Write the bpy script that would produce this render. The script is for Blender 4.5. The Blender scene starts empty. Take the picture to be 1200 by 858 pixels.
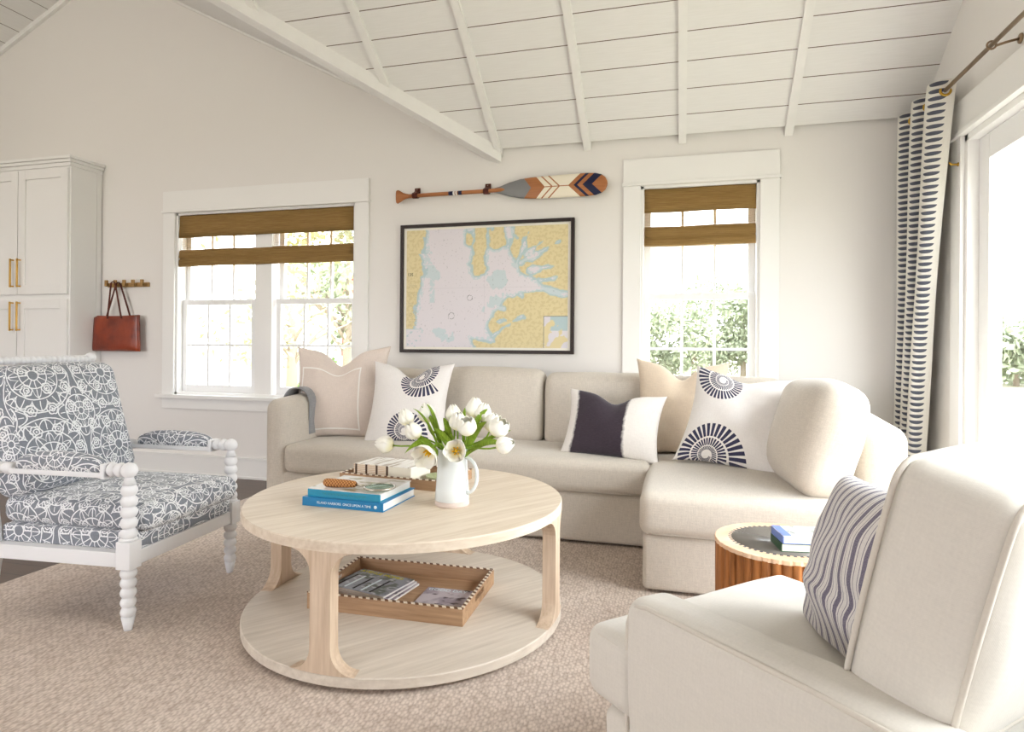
import bpy, math, random
from math import sin, cos, pi, sqrt, radians as R, atan2, floor, exp, hypot
from mathutils import Vector, Matrix, noise
random.seed(7)
S = bpy.context.scene
C = S.collection

# ------------------------------------------------------------------ node helpers
class X:
    """a float expression in a node tree"""
    def __init__(s, t, k): s.t = t; s.k = k
    def _m(s, op, *o):
        n = s.t.nodes.new('ShaderNodeMath'); n.operation = op
        for i, a in enumerate((s,) + o):
            if isinstance(a, X): s.t.links.new(a.k, n.inputs[i])
            else: n.inputs[i].default_value = a
        return X(s.t, n.outputs[0])
    def __add__(s, o): return s._m('ADD', o)
    __radd__ = __add__
    def __sub__(s, o): return s._m('SUBTRACT', o)
    def __rsub__(s, o): return (s * -1.0) + o
    def __mul__(s, o): return s._m('MULTIPLY', o)
    __rmul__ = __mul__
    def __truediv__(s, o): return s._m('DIVIDE', o)
    def sin(s): return s._m('SINE')
    def cos(s): return s._m('COSINE')
    def abs(s): return s._m('ABSOLUTE')
    def sqrt(s): return s._m('SQRT')
    def fract(s): return s._m('FRACT')
    def atan2(s, o): return s._m('ARCTAN2', o)
    def lt(s, o): return s._m('LESS_THAN', o)
    def gt(s, o): return s._m('GREATER_THAN', o)
    def max(s, o): return s._m('MAXIMUM', o)
    def min(s, o): return s._m('MINIMUM', o)
    def clamp(s): return s._m('MAXIMUM', 0.0)._m('MINIMUM', 1.0)
    def pp(s, p): return s._m('PINGPONG', p)
    def near(s, c, w): return (s - c).abs().lt(w)

class T:
    """a small material builder"""
    def __init__(s, name, color=(.8, .8, .8), rough=.6, spec=.3, metal=0.0, alpha=None):
        m = bpy.data.materials.new(name); m.use_nodes = True
        s.m = m; s.t = m.node_tree; s.b = s.t.nodes['Principled BSDF']
        s.b.inputs['Roughness'].default_value = rough
        s.b.inputs['Metallic'].default_value = metal
        s.b.inputs['Specular IOR Level'].default_value = spec
        s.color = s.rgb(color); s.link(s.color, s.b.inputs['Base Color'])
    def link(s, a, b): s.t.links.new(a.k if isinstance(a, X) else a, b)
    def rgb(s, c):
        n = s.t.nodes.new('ShaderNodeRGB'); n.outputs[0].default_value = (c[0], c[1], c[2], 1); return n.outputs[0]
    def coord(s, kind='Object'):
        n = s.t.nodes.new('ShaderNodeTexCoord'); return n.outputs[kind]
    def sep(s, v):
        n = s.t.nodes.new('ShaderNodeSeparateXYZ'); s.t.links.new(v, n.inputs[0])
        return [X(s.t, o) for o in n.outputs]
    def map(s, v, scale):
        n = s.t.nodes.new('ShaderNodeMapping'); s.t.links.new(v, n.inputs[0]); n.inputs['Scale'].default_value = scale
        return n.outputs[0]
    def comb(s, a, b, c=0.0):
        n = s.t.nodes.new('ShaderNodeCombineXYZ')
        for i, q in enumerate((a, b, c)):
            if isinstance(q, X): s.link(q, n.inputs[i])
            else: n.inputs[i].default_value = q
        return n.outputs[0]
    def noise(s, v, scale=5, detail=3, rough=.5):
        n = s.t.nodes.new('ShaderNodeTexNoise'); s.t.links.new(v, n.inputs['Vector'])
        n.inputs['Scale'].default_value = scale; n.inputs['Detail'].default_value = detail; n.inputs['Roughness'].default_value = rough
        return X(s.t, n.outputs[0])
    def voro(s, v, scale=5, rnd=1.0, out='Distance'):
        n = s.t.nodes.new('ShaderNodeTexVoronoi'); s.t.links.new(v, n.inputs['Vector'])
        n.inputs['Scale'].default_value = scale; n.inputs['Randomness'].default_value = rnd
        return X(s.t, n.outputs[out])
    def mix(s, f, a, b):
        n = s.t.nodes.new('ShaderNodeMix'); n.data_type = 'RGBA'
        if isinstance(f, X): s.link(f, n.inputs[0])
        else: n.inputs[0].default_value = f
        for q, i in ((a, 6), (b, 7)):
            if isinstance(q, tuple): n.inputs[i].default_value = (q[0], q[1], q[2], 1)
            else: s.t.links.new(q, n.inputs[i])
        return n.outputs[2]
    def base(s, c): s.t.links.new(c, s.b.inputs['Base Color']); s.color = c; return s
    def bump(s, h, strength=.3, dist=.002):
        n = s.t.nodes.new('ShaderNodeBump'); s.link(h, n.inputs['Height'])
        n.inputs['Strength'].default_value = strength; n.inputs['Distance'].default_value = dist
        s.t.links.new(n.outputs[0], s.b.inputs['Normal']); return s

def lin(r, g, b):
    f = lambda c: (c / 255 / 12.92) if c / 255 <= .04045 else ((c / 255 + .055) / 1.055) ** 2.4
    return (f(r), f(g), f(b))

def plain(name, rgb, rough=.6, spec=.3, metal=0., nscale=0, namp=.06):
    t = T(name, rgb, rough, spec, metal)
    if nscale:
        f = t.noise(t.coord(), nscale, 4)
        d = tuple(c * (1 - namp * 2) for c in rgb)
        t.base(t.mix(f, d, tuple(min(1, c * (1 + namp)) for c in rgb)))
        t.bump(f, .15, .002)
    return t.m

def fabric(name, rgb, weave=900, amp=.12, rough=.95, bump=.35, slub=True):
    """woven cloth: crossed threads, a little slub"""
    t = T(name, rgb, rough, .15)
    c = t.coord('UV'); u, v, w = t.sep(c)
    a = (u * weave * 2).sin() * (v * weave * 2).sin()
    n1 = t.noise(t.map(c, (1, 7, 1)), 26, 3); n2 = t.noise(t.map(c, (7, 1, 1)), 26, 3); n3 = t.noise(c, 210, 3)
    f = ((n1 + n2) * .5 * .6 + n3 * .4)
    f2 = ((f - .5) * 2.8 + .5).clamp()
    t.base(t.mix(f2, tuple(x * (1 - amp * 2.0) for x in rgb), tuple(min(1, x * (1 + amp * .8)) for x in rgb)))
    big = t.noise(c, 7, 3); t.bump(f2 * .35 + big * 3.0 + a * .08, bump, .0022)
    t.b.inputs['Sheen Weight'].default_value = .25
    return t

M = {}
M['wall'] = plain('wall_paint', lin(234, 231, 228), .85, .15, nscale=0)
M['trimw'] = plain('white_trim_paint', lin(240, 239, 237), .45, .3)
M['sash'] = plain('white_sash_paint', lin(240, 240, 240), .4, .3)
M['ceil_smooth'] = plain('ceiling_paint', lin(238, 236, 231), .7, .2)
M['beam'] = plain('painted_beam', lin(242, 241, 239), .6, .25, nscale=14, namp=.03)
# ceiling boards with dark gaps; UV.y = metres up the slope
t = T('ceiling_boards', lin(238, 235, 229), .65, .2)
u, v, w = t.sep(t.coord('UV'))
q = ((v + .030) / .1825).fract(); gap = (q - .5).abs().gt(.5 - .013)
t.base(t.mix(gap, t.mix(t.noise(t.map(t.coord('UV'), (1.5, 25, 1)), 5, 3), lin(232, 231, 229), lin(243, 242, 241)), lin(96, 72, 58)))
t.bump(gap * -1.0, .5, .006)
M['boards'] = t.m
# dark hardwood floor
t = T('dark_wood_floor', lin(70, 52, 42), .35, .4)
o = t.coord(); x, y, z = t.sep(o)
pl = (y / .11); g = pl.fract().lt(.03)
n = t.noise(t.map(o, (1.2, 14, 1)), 6, 5); rnd = t.noise(t.comb(0., pl._m('FLOOR'), 0.), 3.7, 0)
t.base(t.mix(g, t.mix((n * .6 + rnd * .5).clamp(), lin(52, 38, 31), lin(104, 80, 64)), lin(22, 15, 12)))
M['floor'] = t.m
# looped wool rug
t = T('looped_rug', lin(190, 174, 160), .95, .1)
o = t.coord(); x, y, z = t.sep(o)
rowi = (x / .0125)._m('FLOOR')
sh = t.comb(x / .0125, (y / .019) + rowi * .5, 0.)
vo = t.voro(sh, 1.0, .55)
nn = t.noise(t.map(o, (1, 1, 1)), 9, 4)
n4 = t.noise(o, 300, 2)
hgt = (1.0 - vo * 1.25).clamp()
col = t.mix((hgt * 1.5 + n4 * .3 - .15).clamp(), lin(178, 162, 150), lin(222, 208, 197))
t.base(t.mix((nn - .35).clamp() * .55, col, lin(178, 158, 143)))
t.bump(hgt + n4 * .2, .5, .003)
M['rug'] = t.m
M['linen'] = fabric('oatmeal_linen', lin(213, 204, 192), amp=.10).m
M['linen_arm'] = fabric('cream_slipcover', lin(226, 221, 213), amp=.035, bump=.15).m
M['piping_cream'] = fabric('slipcover_piping', lin(222, 215, 205), amp=.03, bump=.1).m
M['throw'] = fabric('grey_throw_wool', lin(158, 158, 160), amp=.12).m
M['cream_pillow'] = fabric('sand_linen', lin(228, 210, 188), amp=.07).m
M['white_cloth'] = fabric('white_linen', lin(238, 234, 230), amp=.04).m
M['spoolpaint'] = plain('white_spool_paint', lin(236, 236, 238), .35, .4)
M['brass'] = plain('brushed_brass', lin(214, 172, 96), .3, .5, 1.0)
M['dark_metal'] = plain('bronze_rod_metal', lin(150, 128, 104), .38, .5, .8)
M['silver'] = plain('pewter_metal', lin(190, 186, 175), .25, .5, 1.0)
M['frame'] = plain('black_brown_frame', lin(44, 33, 30), .4, .3)
M['leather_dark'] = plain('dark_leather', lin(84, 34, 22), .45, .35)
M['grommet'] = plain('antique_brass', lin(196, 158, 70), .3, .5, 1.0)

# inset white seam pillow
def trim_pillow():
    t = fabric('blush_linen_with_white_seam', lin(230, 216, 206), amp=.07)
    u, v, w = t.sep(t.coord('UV'))
    a = ((u - .27).abs() - .215).abs(); b = ((v - .27).abs() - .215).abs()
    ml = (u - .27).abs().max((v - .27).abs())
    t.base(t.mix(ml.near(.222, .005), t.color, lin(247, 243, 238)))
    return t.m
M['trim_pillow'] = trim_pillow()

# ammonite prints: spiral shells of radial strokes
def shell(t, u, v, cx, cy, sc, flip=1.0, rot=0.0):
    dx0 = (u - cx) * flip; dy0 = v - cy
    dx = dx0 * cos(rot) + dy0 * sin(rot); dy = dy0 * cos(rot) - dx0 * sin(rot)
    r = (dx * dx + dy * dy).sqrt() / sc; th = dy.atan2(dx)
    full = r.max(.01)._m('LOGARITHM', 2.718) / .66 - th / (2 * pi)
    lr = full.fract()
    band = lr.gt(.16)
    arms = ((th * 34.0 + lr * 2.0).sin() + .25 + (1.0 - lr) * .5).gt(0.0)
    return band * arms * full.lt(0.0) * full.gt(-3.0)
def nautilus(name, spots):
    t = fabric(name, lin(240, 236, 233), amp=.04)
    u, v, w = t.sep(t.coord('UV')); tot = None
    for s in spots:
        k = shell(t, u, v, *s); tot = k if tot is None else tot.max(k)
    t.base(t.mix(tot, t.color, lin(62, 62, 88)))
    return t.m
M['shell_a'] = nautilus('white_cloth_with_shell_print', [(.28, .06, .15, -1.0, 2.6), (.36, .47, .13, 1.0, 2.4)])
M['shell_b'] = nautilus('white_cloth_with_navy_shells', [(.17, .03, .155, -1.0, .35), (.17, .49, .14, -1.0, -.6)])
# dip dyed lumbar
t = fabric('dip_dyed_linen', lin(236, 231, 226), amp=.05)
u, v, w = t.sep(t.coord('UV'))
nz = t.noise(t.map(t.coord('UV'), (1, 1, 1)), 40, 4) * .022
e = (((u - .215) + nz - .011).abs() - .155)
fz = (0.5 - e * 60.0).clamp()
dark = t.mix(t.noise(t.map(t.coord('UV'), (12, 60, 1)), 4, 3), lin(44, 36, 44), lin(76, 66, 76))
t.base(t.mix(fz, t.color, dark)); M['dip'] = t.m
# ticking stripe
t = fabric('ticking_stripe', lin(222, 217, 214), amp=.05)
u, v, w = t.sep(t.coord('UV'))
q = (u / .030).fract(); nz2 = t.noise(t.coord('UV'), 400, 2)
ln = q.near(.5, .17).max(q.near(.17, .022)).max(q.near(.83, .022))
t.base(t.mix(ln * (nz2 * .5 + .6).clamp(), t.color, lin(92, 84, 112))); M['ticking'] = t.m
# suzani lattice fabric
def suzani(name, base_, lines_):
    t = fabric(name, base_, amp=.12, bump=.2)
    u, v, w = t.sep(t.coord('UV')); tot = None
    nz = t.noise(t.coord('UV'), 25, 2)
    u = u + (nz - .5) * .008; v = v + (nz - .5) * .006
    def med(u, v, S_, rings, n, wob, spokes, wd=.0024):
        a = (u / S_).fract() * S_ - S_ / 2; b = (v / S_).fract() * S_ - S_ / 2
        r = (a * a + b * b).sqrt(); th = b.atan2(a); tt = None
        for rr in rings:
            k = r.near(rr, wd); tt = k if tt is None else tt.max(k)
        for c_, am in wob:
            k = (r - (th * float(n)).cos().abs() * am).near(c_, wd * 1.15); tt = tt.max(k)
        for n_, r0, r1 in spokes:
            k = ((th * (n_ / 2.0)).sin().abs() * r * (2.0 / n_)).lt(wd * .8) * r.gt(r0) * r.lt(r1); tt = tt.max(k)
        return tt
    tot = med(u, v, .34, (.022, .058, .105, .158), 6, ((.066, .030), (.118, .034)), ((12, .022, .058), (24, .112, .150), (12, .062, .105)))
    tot = tot.max(med(u + .17, v + .17, .34, (.014, .040, .072), 4, ((.018, .050), (.078, .030)), ((8, .014, .072), (16, .078, .098))))
    tot = tot.max(med(u + .085, v + .02, .085, (.011,), 3, ((.0195, .004),), ((4, .0, .004),), .0022))
    t.base(t.mix(tot, t.color, lines_)); return t.m
M['suzani'] = suzani('blue_grey_lattice_fabric', lin(136, 141, 151), lin(240, 241, 244))
# curtain
t = fabric('curtain_cloth', lin(243, 240, 233), amp=.03, bump=.1)
u, v, w = t.sep(t.coord('UV'))
cu = ((u / .125).fract() - .5) * .125; cv = ((v / .0325).fract() - .86) * .0325
mo = (cv.lt(0.0)) * ((cu * cu) / (.043 * .043) + (cv * cv) / (.0190 * .0190)).lt(1.0)
t.base(t.mix(mo, t.color, lin(98, 101, 114)))
_tl = t.t.nodes.new('ShaderNodeBsdfTranslucent'); t.t.links.new(t.color, _tl.inputs[0]); _mx = t.t.nodes.new('ShaderNodeMixShader'); _mx.inputs[0].default_value = .35
t.t.links.new(t.b.outputs[0], _mx.inputs[1]); t.t.links.new(_tl.outputs[0], _mx.inputs[2]); t.t.links.new(_mx.outputs[0], t.t.nodes['Material Output'].inputs[0])
M['curtain'] = t.m
# woods
def wood(name, c1, c2, sx=1.2, sy=18, sz=18, rough=.55, sc=4, coord='Object'):
    t = T(name, c1, rough, .25); o = t.coord(coord)
    n = t.noise(t.map(o, (sx, sy, sz)), sc, 6, .6); n2 = t.noise(t.map(o, (sx * .5, sy * .3, sz * .3)), sc, 3)
    f = ((n * .65 + n2 * .35 - .5) * 2.4 + .5).clamp()
    t.base(t.mix(f, c1, c2)); t.bump(f, .12, .0015); return t.m
M['oak'] = wood('limed_oak_top', lin(208, 190, 168), lin(236, 223, 206), 1.0, 14, 14)
M['oak_leg'] = wood('limed_oak_upright', lin(186, 160, 134), lin(228, 208, 186), 14, 14, 1.0)
M['oak_low'] = wood('grey_limed_oak', lin(198, 186, 172), lin(228, 218, 205), 1.0, 14, 14)
M['tray'] = wood('tray_oak', lin(150, 116, 88), lin(196, 162, 128), 1.2, 22, 22)
M['bark'] = wood('carved_walnut', lin(92, 50, 22), lin(190, 124, 68), 10, 10, 1.2, .5, 5)
M['ringwood'] = wood('pale_rim_wood', lin(214, 172, 134), lin(244, 218, 192), 3, 3, 3, .5)
M['peg'] = wood('golden_oak', lin(138, 104, 62), lin(186, 150, 98), 1, 14, 14, .5)
M['paddle'] = wood('paddle_cedar', lin(146, 88, 50), lin(190, 128, 82), 1, 16, 16, .4)
M['slate'] = plain('grey_inlay', lin(120, 116, 110), .25, .5)
# tray rim: sawtooth inlay, UV.x in metres
t = T('sawtooth_inlay', lin(230, 216, 196), .5, .3)
u, v, w = t.sep(t.coord('UV'))
k = ((u / .030 + v * 18.0).fract()).gt(.52)
t.base(t.mix(k, lin(238, 226, 208), lin(110, 74, 48))); M['inlay'] = t.m
# stitch ring on side table
t = T('stitched_ring', lin(214, 172, 134), .5, .3)
x, y, z = t.sep(t.coord('UV'))
k = ((x * 52.0).fract()).gt(.5)
t.base(t.mix(k, lin(232, 200, 168), lin(40, 42, 60))); M['stitch'] = t.m
M['pitcher'] = plain('white_stoneware_glaze', lin(226, 231, 232), .18, .5)
M['bisque'] = plain('bare_stoneware', lin(214, 198, 188), .7, .2)
M['stem'] = plain('tulip_stem', lin(126, 160, 44), .5, .3)
t = T('tulip_leaf', lin(110, 150, 34), .45, .3)
t.base(t.mix(t.noise(t.map(t.coord(), (30, 30, 3)), 8, 3), lin(84, 124, 22), lin(166, 192, 66))); M['leaf'] = t.m
t = T('tulip_petal', lin(250, 247, 226), .5, .25)
x, y, z = t.sep(t.coord('UV'))
t.base(t.mix((.5 - y * 1.6).clamp(), lin(251, 249, 238), lin(240, 226, 118)))
t.b.inputs['Subsurface Weight'].default_value = .15; t.b.inputs['Subsurface Radius'].default_value = (.01, .01, .006)
M['petal'] = t.m
M['stamen'] = plain('tulip_centre', lin(238, 188, 30), .6, .2)
M['blue_book'] = plain('blue_book_cover', lin(18, 122, 176), .4, .4)
M['teal_book'] = plain('teal_book_cover', lin(28, 142, 176), .4, .4)
M['pages'] = plain('book_pages', lin(228, 226, 222), .8, .1)
M['ivory'] = plain('ivory_paper', lin(240, 234, 218), .8, .1)
M['green_cover'] = plain('dark_green_cover', lin(54, 84, 62), .5, .3)
M['peri'] = plain('periwinkle_spine', lin(118, 140, 204), .5, .3)
M['ink'] = plain('print_ink_white', lin(222, 236, 242), .6, .1)
M['inkd'] = plain('print_ink_dark', lin(52, 48, 52), .6, .1)
M['inky'] = plain('print_ink_yellow', lin(206, 196, 40), .6, .1)
M['inkteal'] = plain('print_ink_teal', lin(70, 150, 160), .6, .1)
def cover(name, cols, sc, coord='Object'):
    t = T(name, cols[0], .35, .4); o = t.coord(coord)
    a = t.noise(o, sc, 3); b = t.noise(t.map(o, (1, 2.2, 1)), sc * 1.7, 4)
    c1 = t.mix(((a - .48) * 9).clamp(), cols[0], cols[1])
    t.base(t.mix(((b - .56) * 10).clamp(), c1, cols[2])); return t.m
M['cover_photo'] = cover('pale_photo_cover', (lin(226, 222, 220), lin(206, 200, 196), lin(160, 150, 118)), 9)
M['cover_mag'] = cover('striped_magazine_cover', (lin(140, 146, 160), lin(82, 92, 84), lin(186, 190, 200)), 16)
M['cover_mag2'] = cover('portrait_magazine_cover', (lin(196, 188, 196), lin(160, 150, 164), lin(58, 40, 52)), 12)
M['cover_map'] = cover('illustrated_pale_cover', (lin(244, 243, 238), lin(236, 236, 232), lin(150, 156, 148)), 16)
t = T('exposed_binding', lin(214, 190, 164), .8, .1)
x, y, z = t.sep(t.coord('UV'))
k = ((x / .052).fract()).near(.5, .10); k2 = ((y / .0062).fract()).lt(.30)
t.base(t.mix(k, t.mix(k2, lin(216, 190, 162), lin(246, 240, 228)), lin(88, 70, 60))); M['binding'] = t.m
t = T('streaked_paper', lin(240, 236, 228), .7, .15)
t.base(t.mix(((t.noise(t.map(t.coord(), (22, 2, 1)), 3, 2) - .5) * 8).clamp(), lin(246, 243, 238), lin(196, 184, 170))); M['streak'] = t.m
t = T('basket_wrapped_handle', lin(176, 110, 58), .6, .25)
o = t.coord(); x, y, z = t.sep(o)
k = ((x * 520).sin() * ((y + z) * 420).sin())
t.base(t.mix((k * .6 + .5).clamp(), lin(120, 64, 30), lin(214, 156, 96))); t.bump(k, .6, .001); M['wrap'] = t.m
# red brown tote leather
t = T('saddle_leather', lin(150, 62, 34), .28, .5)
f = t.noise(t.coord(), 6, 4); t.base(t.mix(((f - .5) * 3 + .5).clamp(), lin(104, 36, 22), lin(156, 66, 36))); t.bump(t.noise(t.coord(), 18, 3), .35, .01); M['tote'] = t.m
# woven wood blind: UV metres
def blind(name, sheer):
    t = T(name, lin(150, 116, 62), .7, .2)
    u_ = t.coord('UV'); u, v, w = t.sep(u_)
    n = t.noise(t.map(u_, (1.2, 70, 1)), 3, 5, .7); n2 = t.noise(t.map(u_, (4, 240, 1)), 3, 3)
    f = ((n * .6 + n2 * .4 - .5) * 2.6 + .5).clamp()
    t.base(t.mix(f, lin(116, 86, 46), lin(184, 150, 94)))
    t.bump(f, .4, .002)
    out = t.t.nodes['Material Output']
    tl = t.t.nodes.new('ShaderNodeBsdfTranslucent'); t.t.links.new(t.color, tl.inputs[0])
    mx = t.t.nodes.new('ShaderNodeMixShader'); mx.inputs[0].default_value = .18 if not sheer else .4
    t.t.links.new(t.b.outputs[0], mx.inputs[1]); t.t.links.new(tl.outputs[0], mx.inputs[2])
    last = mx.outputs[0]
    tr = t.t.nodes.new('ShaderNodeBsdfTransparent'); m2 = t.t.nodes.new('ShaderNodeMixShader')
    holes = ((v / .0052).fract()).lt(.62 if sheer else .0) if sheer else ((n - .66) * 40).clamp()
    if sheer: holes = (holes * (((n2 - .30) * 14).clamp())) 
    t.link(holes, m2.inputs[0]); t.t.links.new(last, m2.inputs[1]); t.t.links.new(tr.outputs[0], m2.inputs[2])
    t.t.links.new(m2.outputs[0], out.inputs[0]); return t.m
M['blind'] = blind('woven_wood_shade', False); M['blind_sheer'] = blind('sheer_woven_wood_shade', True)
M['blind_edge'] = plain('shade_edge_tape', lin(214, 190, 140), .7, .2)
def glassmat(name, tint=(1, 1, 1), refl=.05):
    m = bpy.data.materials.new(name); m.use_nodes = True; t = m.node_tree; t.nodes.remove(t.nodes['Principled BSDF'])
    tr = t.nodes.new('ShaderNodeBsdfTransparent'); tr.inputs[0].default_value = (*tint, 1)
    gl = t.nodes.new('ShaderNodeBsdfGlossy'); gl.inputs['Roughness'].default_value = .02
    mx = t.nodes.new('ShaderNodeMixShader'); mx.inputs[0].default_value = refl
    t.links.new(tr.outputs[0], mx.inputs[1]); t.links.new(gl.outputs[0], mx.inputs[2])
    t.links.new(mx.outputs[0], t.nodes['Material Output'].inputs[0]); return m
M['glass'] = glassmat('window_glass', (.97, .99, .98))
M['lens'] = glassmat('lens_glass', (.78, .9, .87))
# outdoors
def leafy(name, a, b):  # foliage tones are paled: outdoor haze is put into the colour
    t = T(name, a, .8, .1); t.base(t.mix(t.noise(t.coord(), 1.7, 4), a, b)); return t.m
M['leaves_a'] = leafy('grey_green_foliage', lin(138, 148, 122), lin(184, 190, 164))
M['leaves_b'] = leafy('yellow_green_foliage', lin(150, 154, 106), lin(190, 188, 146))
M['leaves_c'] = leafy('bright_green_foliage', lin(120, 154, 88), lin(166, 190, 124))
M['trunk'] = plain('tree_bark', lin(150, 138, 124), .9, .1)
t = T('lawn_grass', lin(160, 168, 120), .9, .1); t.base(t.mix(t.noise(t.coord(), 1.3, 6), lin(168, 166, 140), lin(200, 192, 172))); M['lawn'] = t.m
M['siding'] = plain('white_siding', lin(224, 228, 228), .7, .2)
M['brickred'] = plain('red_brick', lin(160, 92, 82), .8, .1)
M['tanfield'] = plain('dry_field', lin(214, 190, 150), .9, .1)
M['roofing'] = plain('grey_roofing', lin(130, 130, 134), .8, .1)
M['soil'] = M['stem']
M['dirt'] = plain('dark_soil', lin(60, 48, 40), .9, .1)

# ------------------------------------------------------------------ mesh helpers
class MB:
    def __init__(s): s.v = []; s.f = []; s.uv = []; s.sm = []; s.mi = []
    def add(s, verts, faces, uvs=None, smooth=False, mi=0):
        o = len(s.v); s.v += [tuple(p) for p in verts]
        for i, f in enumerate(faces):
            s.f.append([o + k for k in f]); s.sm.append(smooth); s.mi.append(mi)
            if uvs is not None: s.uv.append(uvs[i])
            else: s.uv.append(None)
        return s
    def xf(s, m):
        s.v = [tuple(m @ Vector(p)) for p in s.v]; return s
    def box(s, x0, x1, y0, y1, z0, z1, mi=0):
        v = [(x0, y0, z0), (x1, y0, z0), (x1, y1, z0), (x0, y1, z0), (x0, y0, z1), (x1, y0, z1), (x1, y1, z1), (x0, y1, z1)]
        return s.add(v, [(0, 3, 2, 1), (4, 5, 6, 7), (0, 1, 5, 4), (1, 2, 6, 5), (2, 3, 7, 6), (3, 0, 4, 7)], mi=mi)
    def obj(s, name, mat, parent=None, bevel=0, bseg=2, loc=None, rot=None):
        me = bpy.data.meshes.new(name); me.from_pydata(s.v, [], s.f)
        me.polygons.foreach_set('use_smooth', s.sm); me.polygons.foreach_set('material_index', s.mi)
        uvl = me.uv_layers.new(name='UVMap'); k = 0; data = uvl.data
        for i, p in enumerate(me.polygons):
            u = s.uv[i]
            if u is None:
                n = p.normal; ax = max(range(3), key=lambda a: abs(n[a])); a, b = [(1, 2), (0, 2), (0, 1)][ax]
                for li in p.loop_indices:
                    c = me.vertices[me.loops[li].vertex_index].co; data[li].uv = (c[a], c[b])
            else:
                for j, li in enumerate(p.loop_indices): data[li].uv = u[j]
        me.update()
        o = bpy.data.objects.new(name, me); C.objects.link(o)
        for m in (mat if isinstance(mat, (list, tuple)) else [mat]): me.materials.append(m)
        if parent: o.parent = parent
        if loc: o.location = loc
        if rot: o.rotation_euler = rot
        if bevel:
            b = o.modifiers.new('bevel', 'BEVEL'); b.width = bevel; b.segments = bseg; b.limit_method = 'ANGLE'; b.angle_limit = R(40); b.harden_normals = True
            me.polygons.foreach_set('use_smooth', [True] * len(me.polygons))
        return o

def lathe(mb, prof, n=24, axis=None, o=(0, 0, 0), mi=0, uvs=False):
    """prof: (r, h) along axis"""
    ax = Vector(axis or (0, 0, 1)).normalized(); a = ax.orthogonal().normalized(); b = ax.cross(a); o = Vector(o)
    v = []; f = []; U = []
    for r, h in prof:
        for i in range(n):
            t = 2 * pi * i / n; v.append(o + ax * h + (a * cos(t) + b * sin(t)) * r)
    for j in range(len(prof) - 1):
        for i in range(n):
            k = (i + 1) % n; f.append((j * n + i, j * n + k, (j + 1) * n + k, (j + 1) * n + i))
            U.append([(i / n, j / (len(prof) - 1)), ((i + 1) / n, j / (len(prof) - 1)), ((i + 1) / n, (j + 1) / (len(prof) - 1)), (i / n, (j + 1) / (len(prof) - 1))])
    if prof[0][0] > 1e-6: f.append(tuple(range(n - 1, -1, -1))); U.append([(0, 0)] * n)
    if prof[-1][0] > 1e-6: f.append(tuple((len(prof) - 1) * n + i for i in range(n))); U.append([(0, 0)] * n)
    return mb.add(v, f, U if uvs else None, True, mi)

def tube(mb, pts, r, n=8, closed=False, mi=0, flat=None):
    pts = [Vector(p) for p in pts]; N = len(pts); v = []; f = []
    rs = r if isinstance(r, (list, tuple)) else [r] * N
    up = None
    for i, p in enumerate(pts):
        a = pts[(i - 1) % N] if (closed or i > 0) else p; b = pts[(i + 1) % N] if (closed or i < N - 1) else p
        d = (b - a).normalized()
        if up is None: up = d.orthogonal().normalized()
        up = (up - d * up.dot(d)).normalized(); sd = d.cross(up)
        for k in range(n):
            t = 2 * pi * k / n; v.append(p + (up * cos(t) + sd * sin(t)) * rs[i])
    for i in range(N if closed else N - 1):
        j = (i + 1) % N
        for k in range(n):
            l = (k + 1) % n; f.append((i * n + k, i * n + l, j * n + l, j * n + k))
    if not closed: f.append(tuple(range(n - 1, -1, -1))); f.append(tuple((N - 1) * n + k for k in range(n)))
    return mb.add(v, f, None, True, mi)

def prism(mb, poly, z0, z1, m=None, mi=0):
    """poly in xy, extruded along z, then transformed by m"""
    n = len(poly); v = [Vector((p[0], p[1], z0)) for p in poly] + [Vector((p[0], p[1], z1)) for p in poly]
    if m: v = [m @ p for p in v]
    f = [tuple(range(n - 1, -1, -1)), tuple(range(n, 2 * n))] + [(i, (i + 1) % n, n + (i + 1) % n, n + i) for i in range(n)]
    return mb.add(v, f, mi=mi)

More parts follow.
